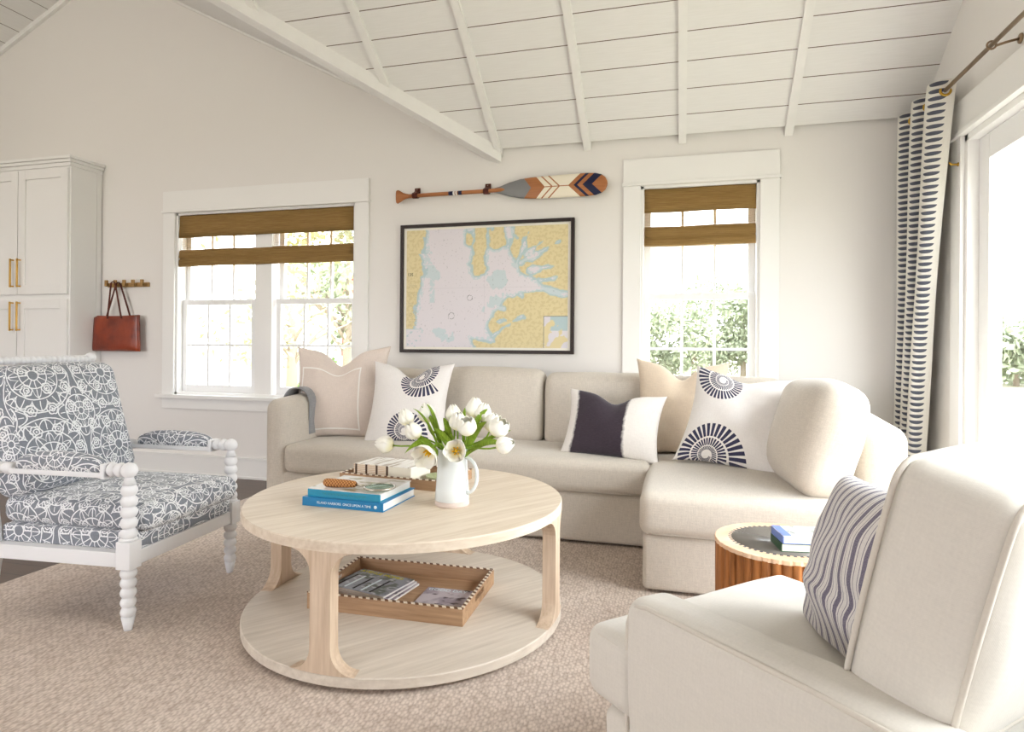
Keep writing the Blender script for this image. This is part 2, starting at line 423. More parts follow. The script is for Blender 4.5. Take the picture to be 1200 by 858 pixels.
def softbox(mb, dx, dy, dz, r, o=(0, 0, 0), n=10, crown=(0, 0, 0), wr=0., seed=0, m=None, uvo=(0, 0), shape=None):
    """upholstered block centred on o: rounded edges, bulging faces, slight creases; UV in metres"""
    h = (dx / 2, dy / 2, dz / 2); o = Vector(o); cache = {}; V = []; F = []; U = []
    def grid(h_, k):
        k = max(4, k); L = []
        e = [0, .15, .4, .7, 1]
        rr = min(r / h_, .9)
        for q in e: L.append(-1 + rr * q)
        mid = max(1, k)
        for i in range(1, mid): L.append(-1 + rr + (2 - 2 * rr) * i / mid)
        for q in reversed(e): L.append(1 - rr * q)
        return L
    G = [grid(h[a], n) for a in range(3)]
    def vert(p):
        key = tuple(round(c, 5) for c in p)
        if key in cache: return cache[key]
        q = Vector((p[0] * h[0], p[1] * h[1], p[2] * h[2]))
        inner = Vector([max(-h[a] + r, min(h[a] - r, q[a])) for a in range(3)])
        d = q - inner
        if d.length > 1e-9:
            big = max(abs(c) for c in d)
            q = inner + d.normalized() * (big if big < r else r)
        un = [q[a] / h[a] for a in range(3)]
        for a in range(3):
            b, c = (a + 1) % 3, (a + 2) % 3
            q[a] += crown[a] * un[a] * max(0, 1 - un[b] ** 2) * max(0, 1 - un[c] ** 2)
        if wr:
            s = Vector((q.x * 5 + seed * 3.1, q.y * 5, q.z * 5)); q += Vector((noise.noise(s), noise.noise(s + Vector((7, 0, 0))), noise.noise(s + Vector((0, 9, 0))))) * wr
        if shape: q = Vector(shape(q, un))
        q = q + o
        if m: q = m @ q
        V.append(q); cache[key] = len(V) - 1; return cache[key]
    for a in range(3):
        b, c = (a + 1) % 3, (a + 2) % 3
        for sg in (-1, 1):
            Gb, Gc = G[b], G[c]
            for i in range(len(Gb) - 1):
                for j in range(len(Gc) - 1):
                    quad = []; uvq = []
                    for (bi, cj) in ((i, j), (i + 1, j), (i + 1, j + 1), (i, j + 1)):
                        p = [0, 0, 0]; p[a] = sg; p[b] = Gb[bi]; p[c] = Gc[cj]; quad.append(vert(p))
                        P_ = [p[0] * h[0], p[1] * h[1], p[2] * h[2]]
                        if a == 2: uvq.append((P_[0] + uvo[0], P_[1] + uvo[1]))
                        elif a == 1: uvq.append((P_[0] + uvo[0], P_[2] + uvo[1] + h[1] * sg))
                        else: uvq.append((P_[2] + uvo[0] + h[0] * sg, P_[1] + uvo[1]))
                    if sg < 0: quad.reverse(); uvq.reverse()
                    F.append(tuple(quad)); U.append(uvq)
    return mb.add(V, F, U, True)

def pillow(mb, w, h, t, n=40, ear=.10, chop=.0, seed=0, wr=.004, side=None, flat=.42, droop=0.0, chopw=.34):
    """knife-edge cushion in the local xy plane (z thick); y from 0 to h"""
    V = []; F = []; U = []; idx = {}
    def P(i, j, sd):
        edge = i in (0, n) or j in (0, n)
        key = (i, j, 0 if edge else sd)
        if key in idx: return idx[key]
        u = -cos(pi * i / n) * .55 + (2 * i / n - 1) * .45; v = -cos(pi * j / n) * .55 + (2 * j / n - 1) * .45
        x = w / 2 * u * (1 - ear * (1 - v * v)); y = h / 2 * v * (1 - ear * (1 - u * u))
        th = t / 2 * (max(0, 1 - u * u) * max(0, 1 - v * v)) ** flat
        if chop:
            k = exp(-(u / chopw) ** 2) * max(0, (v + .6) / 1.6) ** 2.0
            y -= chop * k; th *= 1 - .25 * k
        s = Vector((x * 7 + seed * 5.3, y * 7, sd * 2.0)); a = (1 - abs(u) ** 6) * (1 - abs(v) ** 6)
        th += wr * noise.noise(s) * a * 2 + wr * .6 * noise.noise(s * 2.7) * a
        z = sd * th
        if side: x, y, z = side(x, y, z, u, v)
        V.append((x, y + h / 2, z)); idx[key] = len(V) - 1; return idx[key]
    for sd in (-1, 1):
        for i in range(n):
            for j in range(n):
                q = [P(i, j, sd), P(i + 1, j, sd), P(i + 1, j + 1, sd), P(i, j + 1, sd)]
                uv = []
                for (a, b) in ((i, j), (i + 1, j), (i + 1, j + 1), (i, j + 1)):
                    u = -cos(pi * a / n) * .55 + (2 * a / n - 1) * .45; v = -cos(pi * b / n) * .55 + (2 * b / n - 1) * .45
                    uv.append((w / 2 * (u + 1), h / 2 * (v + 1)))
                if sd < 0: q.reverse(); uv.reverse()
                F.append(tuple(q)); U.append(uv)
    return mb.add(V, F, U, True)

def stand(pos, yaw, lean, roll=0.0):
    """local x = width, y = up, z = front normal. yaw: heading of the front (0 = -y), lean back in degrees"""
    f = Vector((sin(R(yaw)), -cos(R(yaw)), 0)); L = R(lean)
    up = Vector((0, 0, 1)) * cos(L) - f * sin(L); nrm = f * cos(L) + Vector((0, 0, 1)) * sin(L); rt = up.cross(nrm)
    m = Matrix((rt, up, nrm)).transposed().to_4x4(); m.translation = Vector(pos)
    return m @ Matrix.Rotation(R(roll), 4, 'Z')

def tag(o, label, cat, group=None):
    o['label'] = label; o['category'] = cat
    if group: o['group'] = group
    return o
def struct(o, label=None):
    o['kind'] = 'structure'
    if label: o['label'] = label
    return o
def empty(name, loc=(0, 0, 0), rz=0.0, label=None, cat=None, group=None):
    o = bpy.data.objects.new(name, None); C.objects.link(o); o.location = loc; o.rotation_euler = (0, 0, R(rz)); o.empty_display_size = .1
    if label: tag(o, label, cat, group)
    return o
def copy_tree(o, parent=None, share=True):
    c = o.copy(); C.objects.link(c); c.parent = parent
    for ch in [q for q in bpy.data.objects if q.parent == o]: copy_tree(ch, c)
    return c

# ------------------------------------------------------------------ camera
H = 1.073
yaw, pitch, roll = .266, .0022, .0074
f_px = 738.5
cy_, sy_ = cos(yaw), sin(yaw); cp, sp = cos(pitch), sin(pitch)
Rt = Vector((cy_, sy_, 0)); Fw = Vector((-sy_, cy_, 0)); Up = Vector((0, 0, 1))
F2 = Fw * cp + Up * sp; U2 = Up * cp - Fw * sp
R3 = Rt * cos(roll) + U2 * sin(roll); U3 = U2 * cos(roll) - Rt * sin(roll)
cam = bpy.data.cameras.new('camera'); co = bpy.data.objects.new('camera', cam); C.objects.link(co)
mm = Matrix((R3, U3, -F2)).transposed().to_4x4(); mm.translation = Vector((0, 0, H)); co.matrix_world = mm
cam.sensor_width = 36; cam.lens = f_px / 1200 * 36; cam.shift_y = -(429 - 402.8) / 1200; cam.clip_start = .05; cam.clip_end = 400
S.camera = co

# ------------------------------------------------------------------ room
YB = 4.27; XR = 1.35; XL = -8.2; YN = -3.6; TH = .15; TOP = 4.75
MA, MBs = .523, .667
XV, ZV = -1.27, 2.5; XP = -4.78; ZP = ZV + MA * (XV - XP)
YV = YB - (ZP - ZV) / MBs
W1 = (-4.03, -2.39, .65, 2.135); W2 = (-.28, .461, .65, 2.135)
DR = (.15, 3.63, 0.0, 2.135)     # slider in the right wall (y range)

b = MB().box(XL - .2, XR + .2, YN - .2, YB + .2, -.12, 0); struct(b.obj('floor', M['floor']))
b = MB()
for x0, x1, z0, z1 in ((XL, W1[0], 0, TOP), (W1[0], W1[1], 0, W1[2]), (W1[0], W1[1], W1[3], TOP), (W1[1], W2[0], 0, TOP), (W2[0], W2[1], 0, W2[2]), (W2[0], W2[1], W2[3], TOP), (W2[1], XR + TH, 0, TOP)):
    b.box(x0, x1, YB, YB + TH, z0, z1)
struct(b.obj('wall_back', M['wall']))
b = MB()
for y0, y1, z0, z1 in ((DR[1], YB, 0, TOP), (DR[0], DR[1], DR[3], TOP), (YN, DR[0], 0, TOP)):
    b.box(XR, XR + TH, y0, y1, z0, z1)
struct(b.obj('wall_right', M['wall']))
b = MB()
for x0, x1, z0, z1 in ((XL, -6.6, 0, TOP), (-6.6, -6.4, 0, TOP), (-6.4, -2.4, 0, .5), (-6.4, -2.4, 2.4, TOP), (-2.4, XR, 0, TOP)):  # opening in this unseen wall is invented, placed and sized for fill light
    b.box(x0, x1, YN - TH, YN, z0, z1)
struct(b.obj('wall_front', M['wall']))
b = MB()
for y0, y1, z0, z1 in ((YN, YB, 0, TOP),):
    b.box(XL - TH, XL, y0, y1, z0, z1)
struct(b.obj('wall_left', M['wall']))
# ceiling: boarded slope down to the back wall, gable slopes, flat behind
b = MB(); k = sqrt(1 + MBs ** 2)
P_ = [(XV, YB, ZV), (XR, YB, ZV), (XR, YV, ZP), (XP, YV, ZP)]
b.add(P_, [(0, 3, 2, 1)], [[(p[0], (YB - p[1]) * k) for p in (P_[0], P_[3], P_[2], P_[1])]])
kA = sqrt(1 + MA ** 2)
b.add([(XV, YB, ZV), (XP, YV, ZP), (XP, YB, ZP)], [(0, 2, 1)], [[(0, .5 * .1825 - .03)] * 3])
ZL = ZP - .48 * (XP - XL); kL = sqrt(1 + .48 ** 2)
b.add([(XP, YN, ZP), (XP, YB, ZP), (XL, YB, ZL), (XL, YN, ZL)], [(0, 1, 2, 3)], [[(YN, 0), (YB, 0), (YB, (XP - XL) * kL), (YN, (XP - XL) * kL)]])
b.add([(XP, YN, ZP), (XR, YN, ZP), (XR, YV, ZP), (XP, YV, ZP)], [(0, 3, 2, 1)])
o = b.obj('ceiling', M['boards']); struct(o)
sm = o.modifiers.new('s', 'SOLIDIFY'); sm.thickness = .06; sm.offset = -1
# rafters on the slope (painted), each its own beam
def slope_box(x0, x1, y0, y1, drop, name, mat, lab):
    """strip under the back slope from y0 (wall side) to y1"""
    z = lambda y: ZV + (YB - y) * MBs
    v = []
    for x in (x0, x1):
        for y in (y0, y1):
            v += [(x, y, z(y) + .01), (x, y, z(y) - drop)]
    bb = MB().add(v, [(0, 1, 3, 2), (4, 6, 7, 5), (0, 4, 5, 1), (2, 3, 7, 6), (1, 5, 7, 3), (0, 2, 6, 4)])
    return bb
for i, xc in enumerate((-3.13, -2.506, -1.882, -1.258, -.634, -.01, .632)):
    yend = YB - .005
    if xc < XV: yend = YB - (ZV + MA * (XV - xc) - ZV) / MBs
    bb = slope_box(xc - .030, xc + .018, yend, YV, .105, 'ceiling_beam', None, None)
    o = bb.obj('trim_%d' % (i + 1), M['beam']); struct(o)
bb = slope_box(XR - .085, XR - .001, YB - .005, YV, .03, '', None, None); struct(bb.obj('trim_8', M['beam']))
# valley beam
d = Vector((-1, -MA / MBs, MA)).normalized(); p0 = Vector((XV, YB, ZV)) - d * .0; p1 = Vector((XP, YV, ZP))
sd = Vector((-d.y, d.x, 0)).normalized(); dn = Vector((0, 0, -1))
v = []
for p in (p0, p1):
    for a in (-.045, .045):
        for c in (-.02, .145): v.append(p + sd * a + dn * c)
b = MB().add(v, [(0, 1, 3, 2), (4, 6, 7, 5), (0, 4, 5, 1), (2, 3, 7, 6), (1, 5, 7, 3), (0, 2, 6, 4)])
struct(b.obj('trim_9', M['beam']))
# rake boards on the gable wall
b = MB(); m = Matrix(((1, 0, 0, 0), (0, 0, -1, YB), (0, 1, 0, 0), (0, 0, 0, 1)))
prism(b, [(XV + .02, ZV - .09), (XV + .02, ZV - .01), (XP, ZP), (XP, ZP - .085)], .001, .028, m); struct(b.obj('trim_10', M['beam']))
b = MB(); prism(b, [(XP, ZP - .11), (XP, ZP), (XL, ZL), (XL, ZL - .11)], .001, .03, m)
prism(b, [(XP, ZP - .05), (XP, ZP), (XL, ZL), (XL, ZL - .05)], .03, .055, m); struct(b.obj('trim_11', M['beam']))
# baseboard
b = MB().box(-4.79, XR, YB - .018, YB, 0, .155); b.box(-4.79, XR, YB - .024, YB, .150, .168); b.box(-4.79, XR, YB - .03, YB, 0, .02)
struct(b.obj('baseboard_back', M['trimw'], bevel=.002))

# windows -----------------------------------------------------------
def casing(b, x0, x1, z0, z1, cw=.115, d=.02, stool=True, off=.17):
    b.box(x0 - cw, x0, YB - d, YB, z0, z1); b.box(x1, x1 + cw, YB - d, YB, z0, z1)
    b.box(x0 - cw, x1 + cw, YB - d - .004, YB, z1 + .012, z1 + .178)
    b.box(x0 - cw - .008, x1 + cw + .008, YB - d - .014, YB, z1, z1 + .02)
    b.box(x0 - cw - .04, x1 + cw + .04, YB - .055, YB + .05, z0 - .028, z0)
    b.box(x0 - cw, x1 + cw, YB - .018, YB, z0 - .115, z0 - .028)
def jamb(b, x0, x1, z0, z1):
    w = .018
    b.box(x0, x0 + w, YB, YB + TH, z0, z1); b.box(x1 - w, x1, YB, YB + TH, z0, z1); b.box(x0, x1, YB, YB + TH, z1 - w, z1); b.box(x0, x1, YB, YB + TH + .02, z0, z0 + w)
def dh(par, x0, x1, z0, z1, zm):
    """double hung unit: two sashes, each 3 over 2"""
    for (a0, a1, yy) in ((z0 + .018, zm + .02, YB + .055), (zm - .02, z1 - .018, YB + .095)):
        s = .042; b = MB(); X0, X1 = x0 + .018, x1 - .018
        bot = .06 if a0 < zm - .1 else .042
        b.box(X0, X0 + s, yy, yy + .035, a0, a1); b.box(X1 - s, X1, yy, yy + .035, a0, a1)
        b.box(X0 + s, X1 - s, yy, yy + .035, a0, a0 + bot); b.box(X0 + s, X1 - s, yy, yy + .035, a1 - s, a1)
        g0, g1 = X0 + s, X1 - s; h0, h1 = a0 + bot, a1 - s
        for i in (1, 2): xx = g0 + (g1 - g0) * i / 3; b.box(xx - .009, xx + .009, yy + .004, yy + .030, h0, h1)
        hh = (h0 + h1) / 2; b.box(g0, g1, yy + .006, yy + .028, hh - .009, hh + .009)
        o = b.obj('sash', M['sash'], par, bevel=.002)
        MB().box(g0, g1, yy + .015, yy + .018, h0, h1).obj('glass_pane', M['glass'], o)
def window(n, W, cols, mull=.09):
    e = empty('window_%d' % n, ((W[0] + W[1]) / 2, YB, W[2])); struct(e)
    par = empty('x'); bpy.data.objects.remove(par)
    base = Matrix.Translation((-(W[0] + W[1]) / 2, -YB, -W[2]))
    kids = []
    b = MB(); casing(b, *W); b.xf(base); b.obj('window_casing', M['trimw'], e, bevel=.002)
    b = MB(); jamb(b, *W); b.xf(base); b.obj('window_jamb', M['trimw'], e)
    wd = (W[1] - W[0] - mull * (cols - 1)) / cols
    for c in range(cols):
        a = W[0] + c * (wd + mull); before = set(bpy.data.objects)
        dh(e, a, a + wd, W[2], W[3], 1.405)
        for o in set(bpy.data.objects) - before:
            o.data.transform(base)
        if c:
            b = MB().box(a - mull, a, YB + .02, YB + TH, W[2], W[3]); b.xf(base); b.obj('mullion', M['trimw'], e, bevel=.002)
    b = MB().box(-.02, .02, .045, .056, .765, .779); b.obj('sash_lock', M['sash'], e) if n == 2 else None
    return e
window(1, W1, 2, .15); window(2, W2, 1)
# door 1: the big slider in the right wall
e = empty('door_1', (XR, 0, 0)); struct(e)
b = MB(); cw = .115
b.box(-.02, 0, DR[1], DR[1] + cw, 0, DR[3]); b.box(-.02, 0, DR[0] - cw, DR[0], 0, DR[3])
b.box(-.024, 0, DR[0] - cw, DR[1] + cw, DR[3] + .012, DR[3] + .178); b.box(-.036, 0, DR[0] - cw, DR[1] + cw, DR[3], DR[3] + .02)
b.obj('door_casing', M['trimw'], e, bevel=.002)
b = MB(); w = .03
b.box(0, TH, DR[1] - w, DR[1], 0, DR[3]); b.box(0, TH, DR[0], DR[0] + w, 0, DR[3]); b.box(0, TH, DR[0], DR[1], DR[3] - w, DR[3]); b.box(0, TH, DR[0], DR[1], 0, .03)
b.obj('door_jamb', M['trimw'], e)
np_ = 3; L = (DR[1] - DR[0] - .06)
# first panel is narrow in view: stile, glass, stile
edges = [DR[1] - .03, 2.55, 1.35, DR[0] + .03]
for i in range(3):
    y1, y0 = edges[i], edges[i + 1] - .05; xx = .05 + (i % 2) * .045
    y0 = max(y0, DR[0] + .03); s = .105; b = MB()
    b.box(xx, xx + .04, y0, y0 + s, .03, DR[3] - .03); b.box(xx, xx + .04, y1 - s, y1, .03, DR[3] - .03)
    b.box(xx, xx + .04, y0 + s, y1 - s, .03, .22); b.box(xx, xx + .04, y0 + s, y1 - s, DR[3] - .15, DR[3] - .03)
    o = b.obj('door_panel', M['sash'], e, bevel=.003)
    MB().box(xx + .018, xx + .022, y0 + s, y1 - s, .22, DR[3] - .15).obj('glass_pane', M['glass'], o)

# roman shades
def roman(W, zs, label):
    x0, x1 = W[0] + .022, W[1] - .022; xc = (x0 + x1) / 2
    e = empty('woven_shade', (xc, YB + .03, 2.115), 0, label, 'window shade', 'woven wood roman shades')
    def sheet(prof, name, mat, y0):
        V = []; F = []; U = []; n = 12; L = 0; Ls = [0]
        for i in range(1, len(prof)): L += hypot(prof[i][0] - prof[i - 1][0], prof[i][1] - prof[i - 1][1]); Ls.append(L)
        for i, (y, z) in enumerate(prof):
            for j in range(n + 1):
                x = x0 - xc + (x1 - x0) * j / n; V.append((x, y + y0 + .002 * sin(x * 23 + z * 9), z + .002 * sin(x * 11)))
        for i in range(len(prof) - 1):
            for j in range(n):
                a = i * (n + 1) + j; F.append((a, a + 1, a + n + 2, a + n + 1))
                uu = lambda jj, ii: (x0 - xc + (x1 - x0) * jj / n, Ls[ii] + name.__len__() * .37)
                U.append([uu(j, i), uu(j + 1, i), uu(j + 1, i + 1), uu(j, i + 1)])
        o = MB().add(V, F, U, True).obj(name, mat, e)
        s = o.modifiers.new('s', 'SOLIDIFY'); s.thickness = .003
        return o
    zv, za, zb = zs
    sheet([(0, 0), (-.006, -.01), (-.010, (zv + .05) - 2.115), (-.012, zv - 2.115), (-.004, zv - 2.112), (-.002, (zv + .05) - 2.115)], 'valance', M['blind'], -.01)
    sheet([(0, -.02), (0, za - 2.115 + .02)], 'shade_panel', M['blind_sheer'], .012)
    m_ = (za + zb) / 2
    sheet([(.008, za + .012 - 2.115), (-.016, za - 2.115), (-.020, m_ + .012 - 2.115), (-.008, m_ - 2.115), (-.020, m_ - .012 - 2.115), (-.026, zb + .01 - 2.115), (-.018, zb - 2.115), (.004, zb + .012 - 2.115), (.008, za - 2.115)], 'folded_hem', M['blind'], .0)
    MB().box(x0 - xc, x1 - xc, -.004, .036, -.028, .0).obj('headrail', M['blind'], e)
    return e
roman(W1, (1.935, 1.825, 1.70), 'wide woven brown roman shade in the double window over the tote bag side')
roman(W2, (1.958, 1.855, 1.738), 'narrow woven brown roman shade in the window beside the paddle blade')

# ------------------------------------------------------------------ rug
b = MB(); softbox(b, 6.0, 6.4, .022, .006, (0, 0, .011), n=4)
o = b.obj('area_rug', M['rug'], None, loc=(.12 , .35, 0)); o.location = (-2.88 + 3.0, .4, 0)
b = MB(); b.box(-2.88, XR - .02, -2.6, 3.78, 0, .012); bpy.data.objects.remove(o)
o = b.obj('area_rug', M['rug'], bevel=.004); tag(o, 'large beige looped wool rug covering the floor under the seating', 'rug')
RZ = .012

# ------------------------------------------------------------------ cabinet
def tall_cabinet():
    e = empty('pantry_cabinet', (-5.31, 4.1, 0), 0, 'tall white panelled storage cabinet with brass pulls standing left of the tote bag', 'cabinet')
    ox, oy = 5.31, -4.1
    def B(fn, name, mat, par=e, bevel=.002):
        b = MB(); fn(b); b.xf(Matrix.Translation((ox, oy, 0))); return b.obj(name, mat, par, bevel=bevel)
    xr, yf = -4.805, 3.985
    def body(b):
        b.box(-5.86, xr, yf, YB - .004, .10, 2.53); b.box(-5.82, xr - .03, yf + .06, YB - .004, 0, .10)
        b.box(xr, xr + .006, yf, yf + .045, 0.1, 2.53); b.box(xr, xr + .006, YB - .05, YB - .004, 0.1, 2.53)
    B(body, 'carcass', M['trimw'])
    def crown(b):
        b.box(-5.89, xr + .012, yf - .012, YB - .004, 2.50, 2.53); b.box(-5.90, xr + .028, yf - .028, YB - .004, 2.53, 2.555); b.box(-5.91, xr + .042, yf - .042, YB - .004, 2.555, 2.578)
    B(crown, 'crown_moulding', M['trimw'])
    def door(x0, x1, z0, z1, hx, hz0, hz1):
        def fn(b):
            s = .075; y = yf - .02
            b.box(x0, x0 + s, y, yf, z0, z1); b.box(x1 - s, x1, y, yf, z0, z1); b.box(x0 + s, x1 - s, y, yf, z0, z0 + s); b.box(x0 + s, x1 - s, y, yf, z1 - s, z1)
            b.box(x0 + s, x1 - s, y + .010, yf, z0 + s, z1 - s)
        d = B(fn, 'door', M['trimw'])
        def h(b):
            y = yf - .02
            b.box(hx - .006, hx + .006, y - .035, y - .023, hz0, hz1)
            for z in (hz0 + .004, hz1 - .016): b.box(hx - .006, hx + .006, y - .035, y, z, z + .012)
        B(h, 'handle', M['brass'], d)
    xm = -5.342
    for (z0, z1, a, c) in ((1.462, 2.485, 1.52, 1.757), (.125, 1.418, 1.159, 1.401)):
        door(xm + .003, xr - .008, z0, z1, xm + .036, a, c); door(-5.855, xm - .003, z0, z1, xm - .040, a, c)
tall_cabinet()

# peg rail and tote ------------------------------------------------
e = empty('peg_rail', (-4.505, YB, 1.56), 0, 'small golden oak rail of five square pegs above the leather tote', 'coat rack')
MB().box(-.214, .214, -.016, 0, -.024, .012).obj('backplate', M['peg'], e, bevel=.003)
for i in range(5):
    x = -.195 + i * .0925
    b = MB().box(x - .014, x + .014, -.05, -.016, -.018, .008); b.box(x - .014, x + .014, -.052, -.036, -.018, .034); b.obj('peg', M['peg'], e, bevel=.003)
def tote():
    cx = -4.575
    e = empty('tote_bag', (cx, YB - .065, 1.0), 0, 'reddish brown leather tote bag hanging from the oak peg rail', 'bag')
    V = []; F = []; U = []; n = 20; mz = 14
    top, bot = .46, .50; hh = .298
    for sd in (-1, 1):
        for j in range(mz + 1):
            t_ = j / mz; w = bot + (top - bot) * t_; z = hh * t_
            for i in range(n + 1):
                u = i / n * 2 - 1; x = u * w / 2 + .012 * t_
                th = (.030 * (1 - u ** 4) * (1 - .45 * t_) * (1 - (1 - min(1, t_ * 5)) ** 2 * .6) + .006 + .008 * noise.noise(Vector((x * 6, z * 6, sd))) * (1 - abs(u) ** 4))
                if t_ == 1: z = hh - .008 * (1 - u * u) + (-.018 if u < -.8 else 0) * ((-u - .8) / .2 if u < -.8 else 0)
                V.append((x, sd * th, z))
    N = (n + 1) * (mz + 1)
    for s in (0, 1):
        for j in range(mz):
            for i in range(n):
                a = s * N + j * (n + 1) + i; q = (a, a + 1, a + n + 2, a + n + 1)
                F.append(q if s == 0 else q[::-1])
    for j in range(mz):
        a = j * (n + 1); F.append((a, a + n + 1, N + a + n + 1, N + a)); a += n; F.append((a, N + a, N + a + n + 1, a + n + 1))
    for i in range(n): F.append((i, N + i, N + i + 1, i + 1))
    o = MB().add(V, F, None, True).obj('bag_body', M['tote'], e)
    s = o.modifiers.new('s', 'SOLIDIFY'); s.thickness = .003; s.offset = 0
    b = MB(); px = -.01
    hooks = (-4.598 - cx, 1.575 - 1.0)
    for (xa, xb, y, r) in ((-.125, .135, .02, .0), (-.055, .09, -.03, .0)):
        pts = []
        for k in range(25):
            a = k / 24; hx = .02 if a > .5 else -.02
            if a < .46: t_ = a / .46; pts.append((xa + (hooks[0] + .004 - xa) * t_, y, hh - .03 + (hooks[1] - .01 - hh + .03) * t_))
            elif a > .54: t_ = (a - .54) / .46; pts.append((hooks[0] + .045 + (xb - hooks[0] - .045) * t_, y, hooks[1] - .01 + (hh - .03 - hooks[1] + .01) * t_))
            else: t_ = (a - .46) / .08; pts.append((hooks[0] + .004 + .041 * t_, y, hooks[1] - .01 + .012 * sin(pi * t_)))
        o = MB(); V = []; F = []
        for k, p in enumerate(pts): V += [(p[0] - .008, p[1] - .002, p[2]), (p[0] + .008, p[1] - .002, p[2]), (p[0] + .008, p[1] + .002, p[2]), (p[0] - .008, p[1] + .002, p[2])]
        for k in range(len(pts) - 1):
            for q in range(4): F.append((k * 4 + q, k * 4 + (q + 1) % 4, k * 4 + 4 + (q + 1) % 4, k * 4 + 4 + q))
        o.add(V, F).obj('strap', M['leather_dark'], e)
tote()

# ------------------------------------------------------------------ chart (map) ----
def chart():
    W, Hh = 1.288, .932
    e = empty('framed_chart', (-1.366, YB, 1.013), 0, 'large framed nautical chart with yellow land and pale water hung above the sofa', 'framed map')
    b = MB(); fw = .024
    b.box(-W / 2, -W / 2 + fw, -.03, 0, 0, Hh); b.box(W / 2 - fw, W / 2, -.03, 0, 0, Hh); b.box(-W / 2 + fw, W / 2 - fw, -.03, 0, 0, fw); b.box(-W / 2 + fw, W / 2 - fw, -.03, 0, Hh - fw, Hh)
    b.obj('frame', M['frame'], e, bevel=.002)
    # sheet: fine grid coloured per corner (printed inks)
    nx, nz = 330, 236; w, h = W - 2 * fw, Hh - 2 * fw
    def fb(x, y, s=0.): return sum(noise.noise(Vector((x * 2 ** k, y * 2 ** k, s + k * 3.7))) / 2 ** k for k in range(5))
    # land blobs in sheet fractions (u right, v down)
    def seg(px, py, ax, ay, bx, by):
        dx, dy = bx - ax, by - ay; t = max(0, min(1, ((px - ax) * dx + (py - ay) * dy) / (dx * dx + dy * dy + 1e-9))); return hypot((px - ax - t * dx), (py - ay - t * dy))
    def land(u, v):
        a = u * 1.38
        n = fb(u * 7, v * 5, 1.3) * .045
        west = .075 + .03 * sin(v * 5) + (.02 if v < .2 else 0) + .035 * max(0, v - .6) - .02 * (v > .82)
        s = -1.
        s = max(s, west - u)
        # northern arms
        s = max(s, .022 - seg(a, v, .53, -.02, .55, .10) * .9)
        s = max(s, .024 - seg(a, v, .66, -.02, .63, .36) * .8)
        s = max(s, .050 - seg(a, v, .79, -.05, .80, .12))
        # north east mainland
        e1 = min((u - .60) + .12 * 0, .30 - v + .25 * (u - .6))
        ne = min(u - (.68 + .10 * max(0, v - .1) - .05 * max(0, .1 - v)), (.06 + .56 * (u - .60)) + .28 - v)
        s = max(s, ne)
        # creeks cut through
        for (ax, ay, bx, by, r) in ((.93, .38, 1.06, .05, .020), (.99, .30, 1.30, .14, .016), (1.03, .24, 1.22, .10, .010), (1.06, .36, 1.32, .33, .010), (.72, .20, .76, -.05, .018), (.96, .10, .88, -.05, .012), (1.16, .45, 1.30, .42, .009)):
            dd = seg(a, v, ax, ay, bx, by) + fb(u * 16, v * 12, 5) * .012
            s = min(s, dd - r)
        # south east mass
        se = min(min(u - .585 + .09 * sin(v * 9) * .3, v - (.545 + .20 * max(0, u - .78))), 1.0)
        se2 = se
        for (ax, ay, bx, by, r) in ((.74, .92, 1.06, .70, .020), (.70, .80, .88, .78, .018), (.86, .88, .90, .76, .012), (.70, .66, .86, .68, .010), (1.0, .56, 1.06, .66, .010)):
            dd = seg(a, v, ax, ay, bx, by) + fb(u * 16, v * 12, 8) * .014; se2 = min(se2, dd - r)
        s = max(s, se2)
        s = max(s, min(v - .955, u - .45, .62 - u))
        return s + n
    V = []; F = []; cols = []
    Y = lin(228, 214, 170); Y2 = lin(219, 204, 158); Wt = lin(228, 223, 229); Sh = lin(186, 206, 210); Sh2 = lin(206, 218, 222); Pp = lin(242, 238, 228); Ik = lin(110, 108, 112)
    rn = random.Random(3)
    for j in range(nz + 1):
        for i in range(nx + 1):
            u = i / nx; v = 1 - j / nz; V.append((-w / 2 + w * u, -.014, fw + h * (1 - v)))
            mg = .016
            uu = (u - mg) / (1 - 2 * mg); vv = (v - mg * 1.3) / (1 - 2.6 * mg)
            if not (0 <= uu <= 1 and 0 <= vv <= 1): c = Pp
            else:
                s = land(uu, vv); g = fb(u * 60, v * 44, 2)
                if s > 0: c = Y if g > -.1 else Y2
                elif s > -.014: c = Sh
                elif s > -.03 and g > -.15: c = Sh2
                else:
                    pt = fb(uu * 6, vv * 4, 22)
                    c = Sh2 if (pt > .42 and vv > .3) else Wt
                    if fb(u * 90, v * 70, 12) > .62: c = tuple(x * .78 for x in c)
                if .155 < uu < .185 and .42 < vv < .62: c = Sh2 if g > -.2 else Wt
                # inset box lower right, lower left note
                if uu > .858 and vv > .742:
                    c = Ik if (uu < .861 or vv < .746) else (Y if (fb(u * 14, v * 10, 9) + (vv - .8) * 3 - (uu - .87) * 2.2) > .1 else (Sh if uu > .9 and vv < .86 else Wt))
                if uu < .10 and vv > .845: c = Wt if vv > .85 and fb(u * 50, v * 50, 3) < .45 else Sh
                # compass roses and survey text blocks as fine marks
                for (cu, cv, rr) in ((.41, .585, .022), (.295, .735, .026)):
                    dd = hypot((uu - cu) * 1.38, vv - cv)
                    if abs(dd - rr) < .0022 and rn.random() < .6: c = Ik
                if .012 < uu < .07:
                    for (va, vb) in ((.40, .405), (.45, .50), (.53, .60), (.62, .66), (.68, .74), (.76, .82)):
                        if va < vv < vb and int(vv * 236) % 3 == 0 and rn.random() < .6: c = tuple(x * .72 for x in Y)
                if (abs(uu - .5) < .0012 or abs(vv - .5) < .002) and s <= 0: c = tuple(x * .92 for x in c)
            cols.append(c)
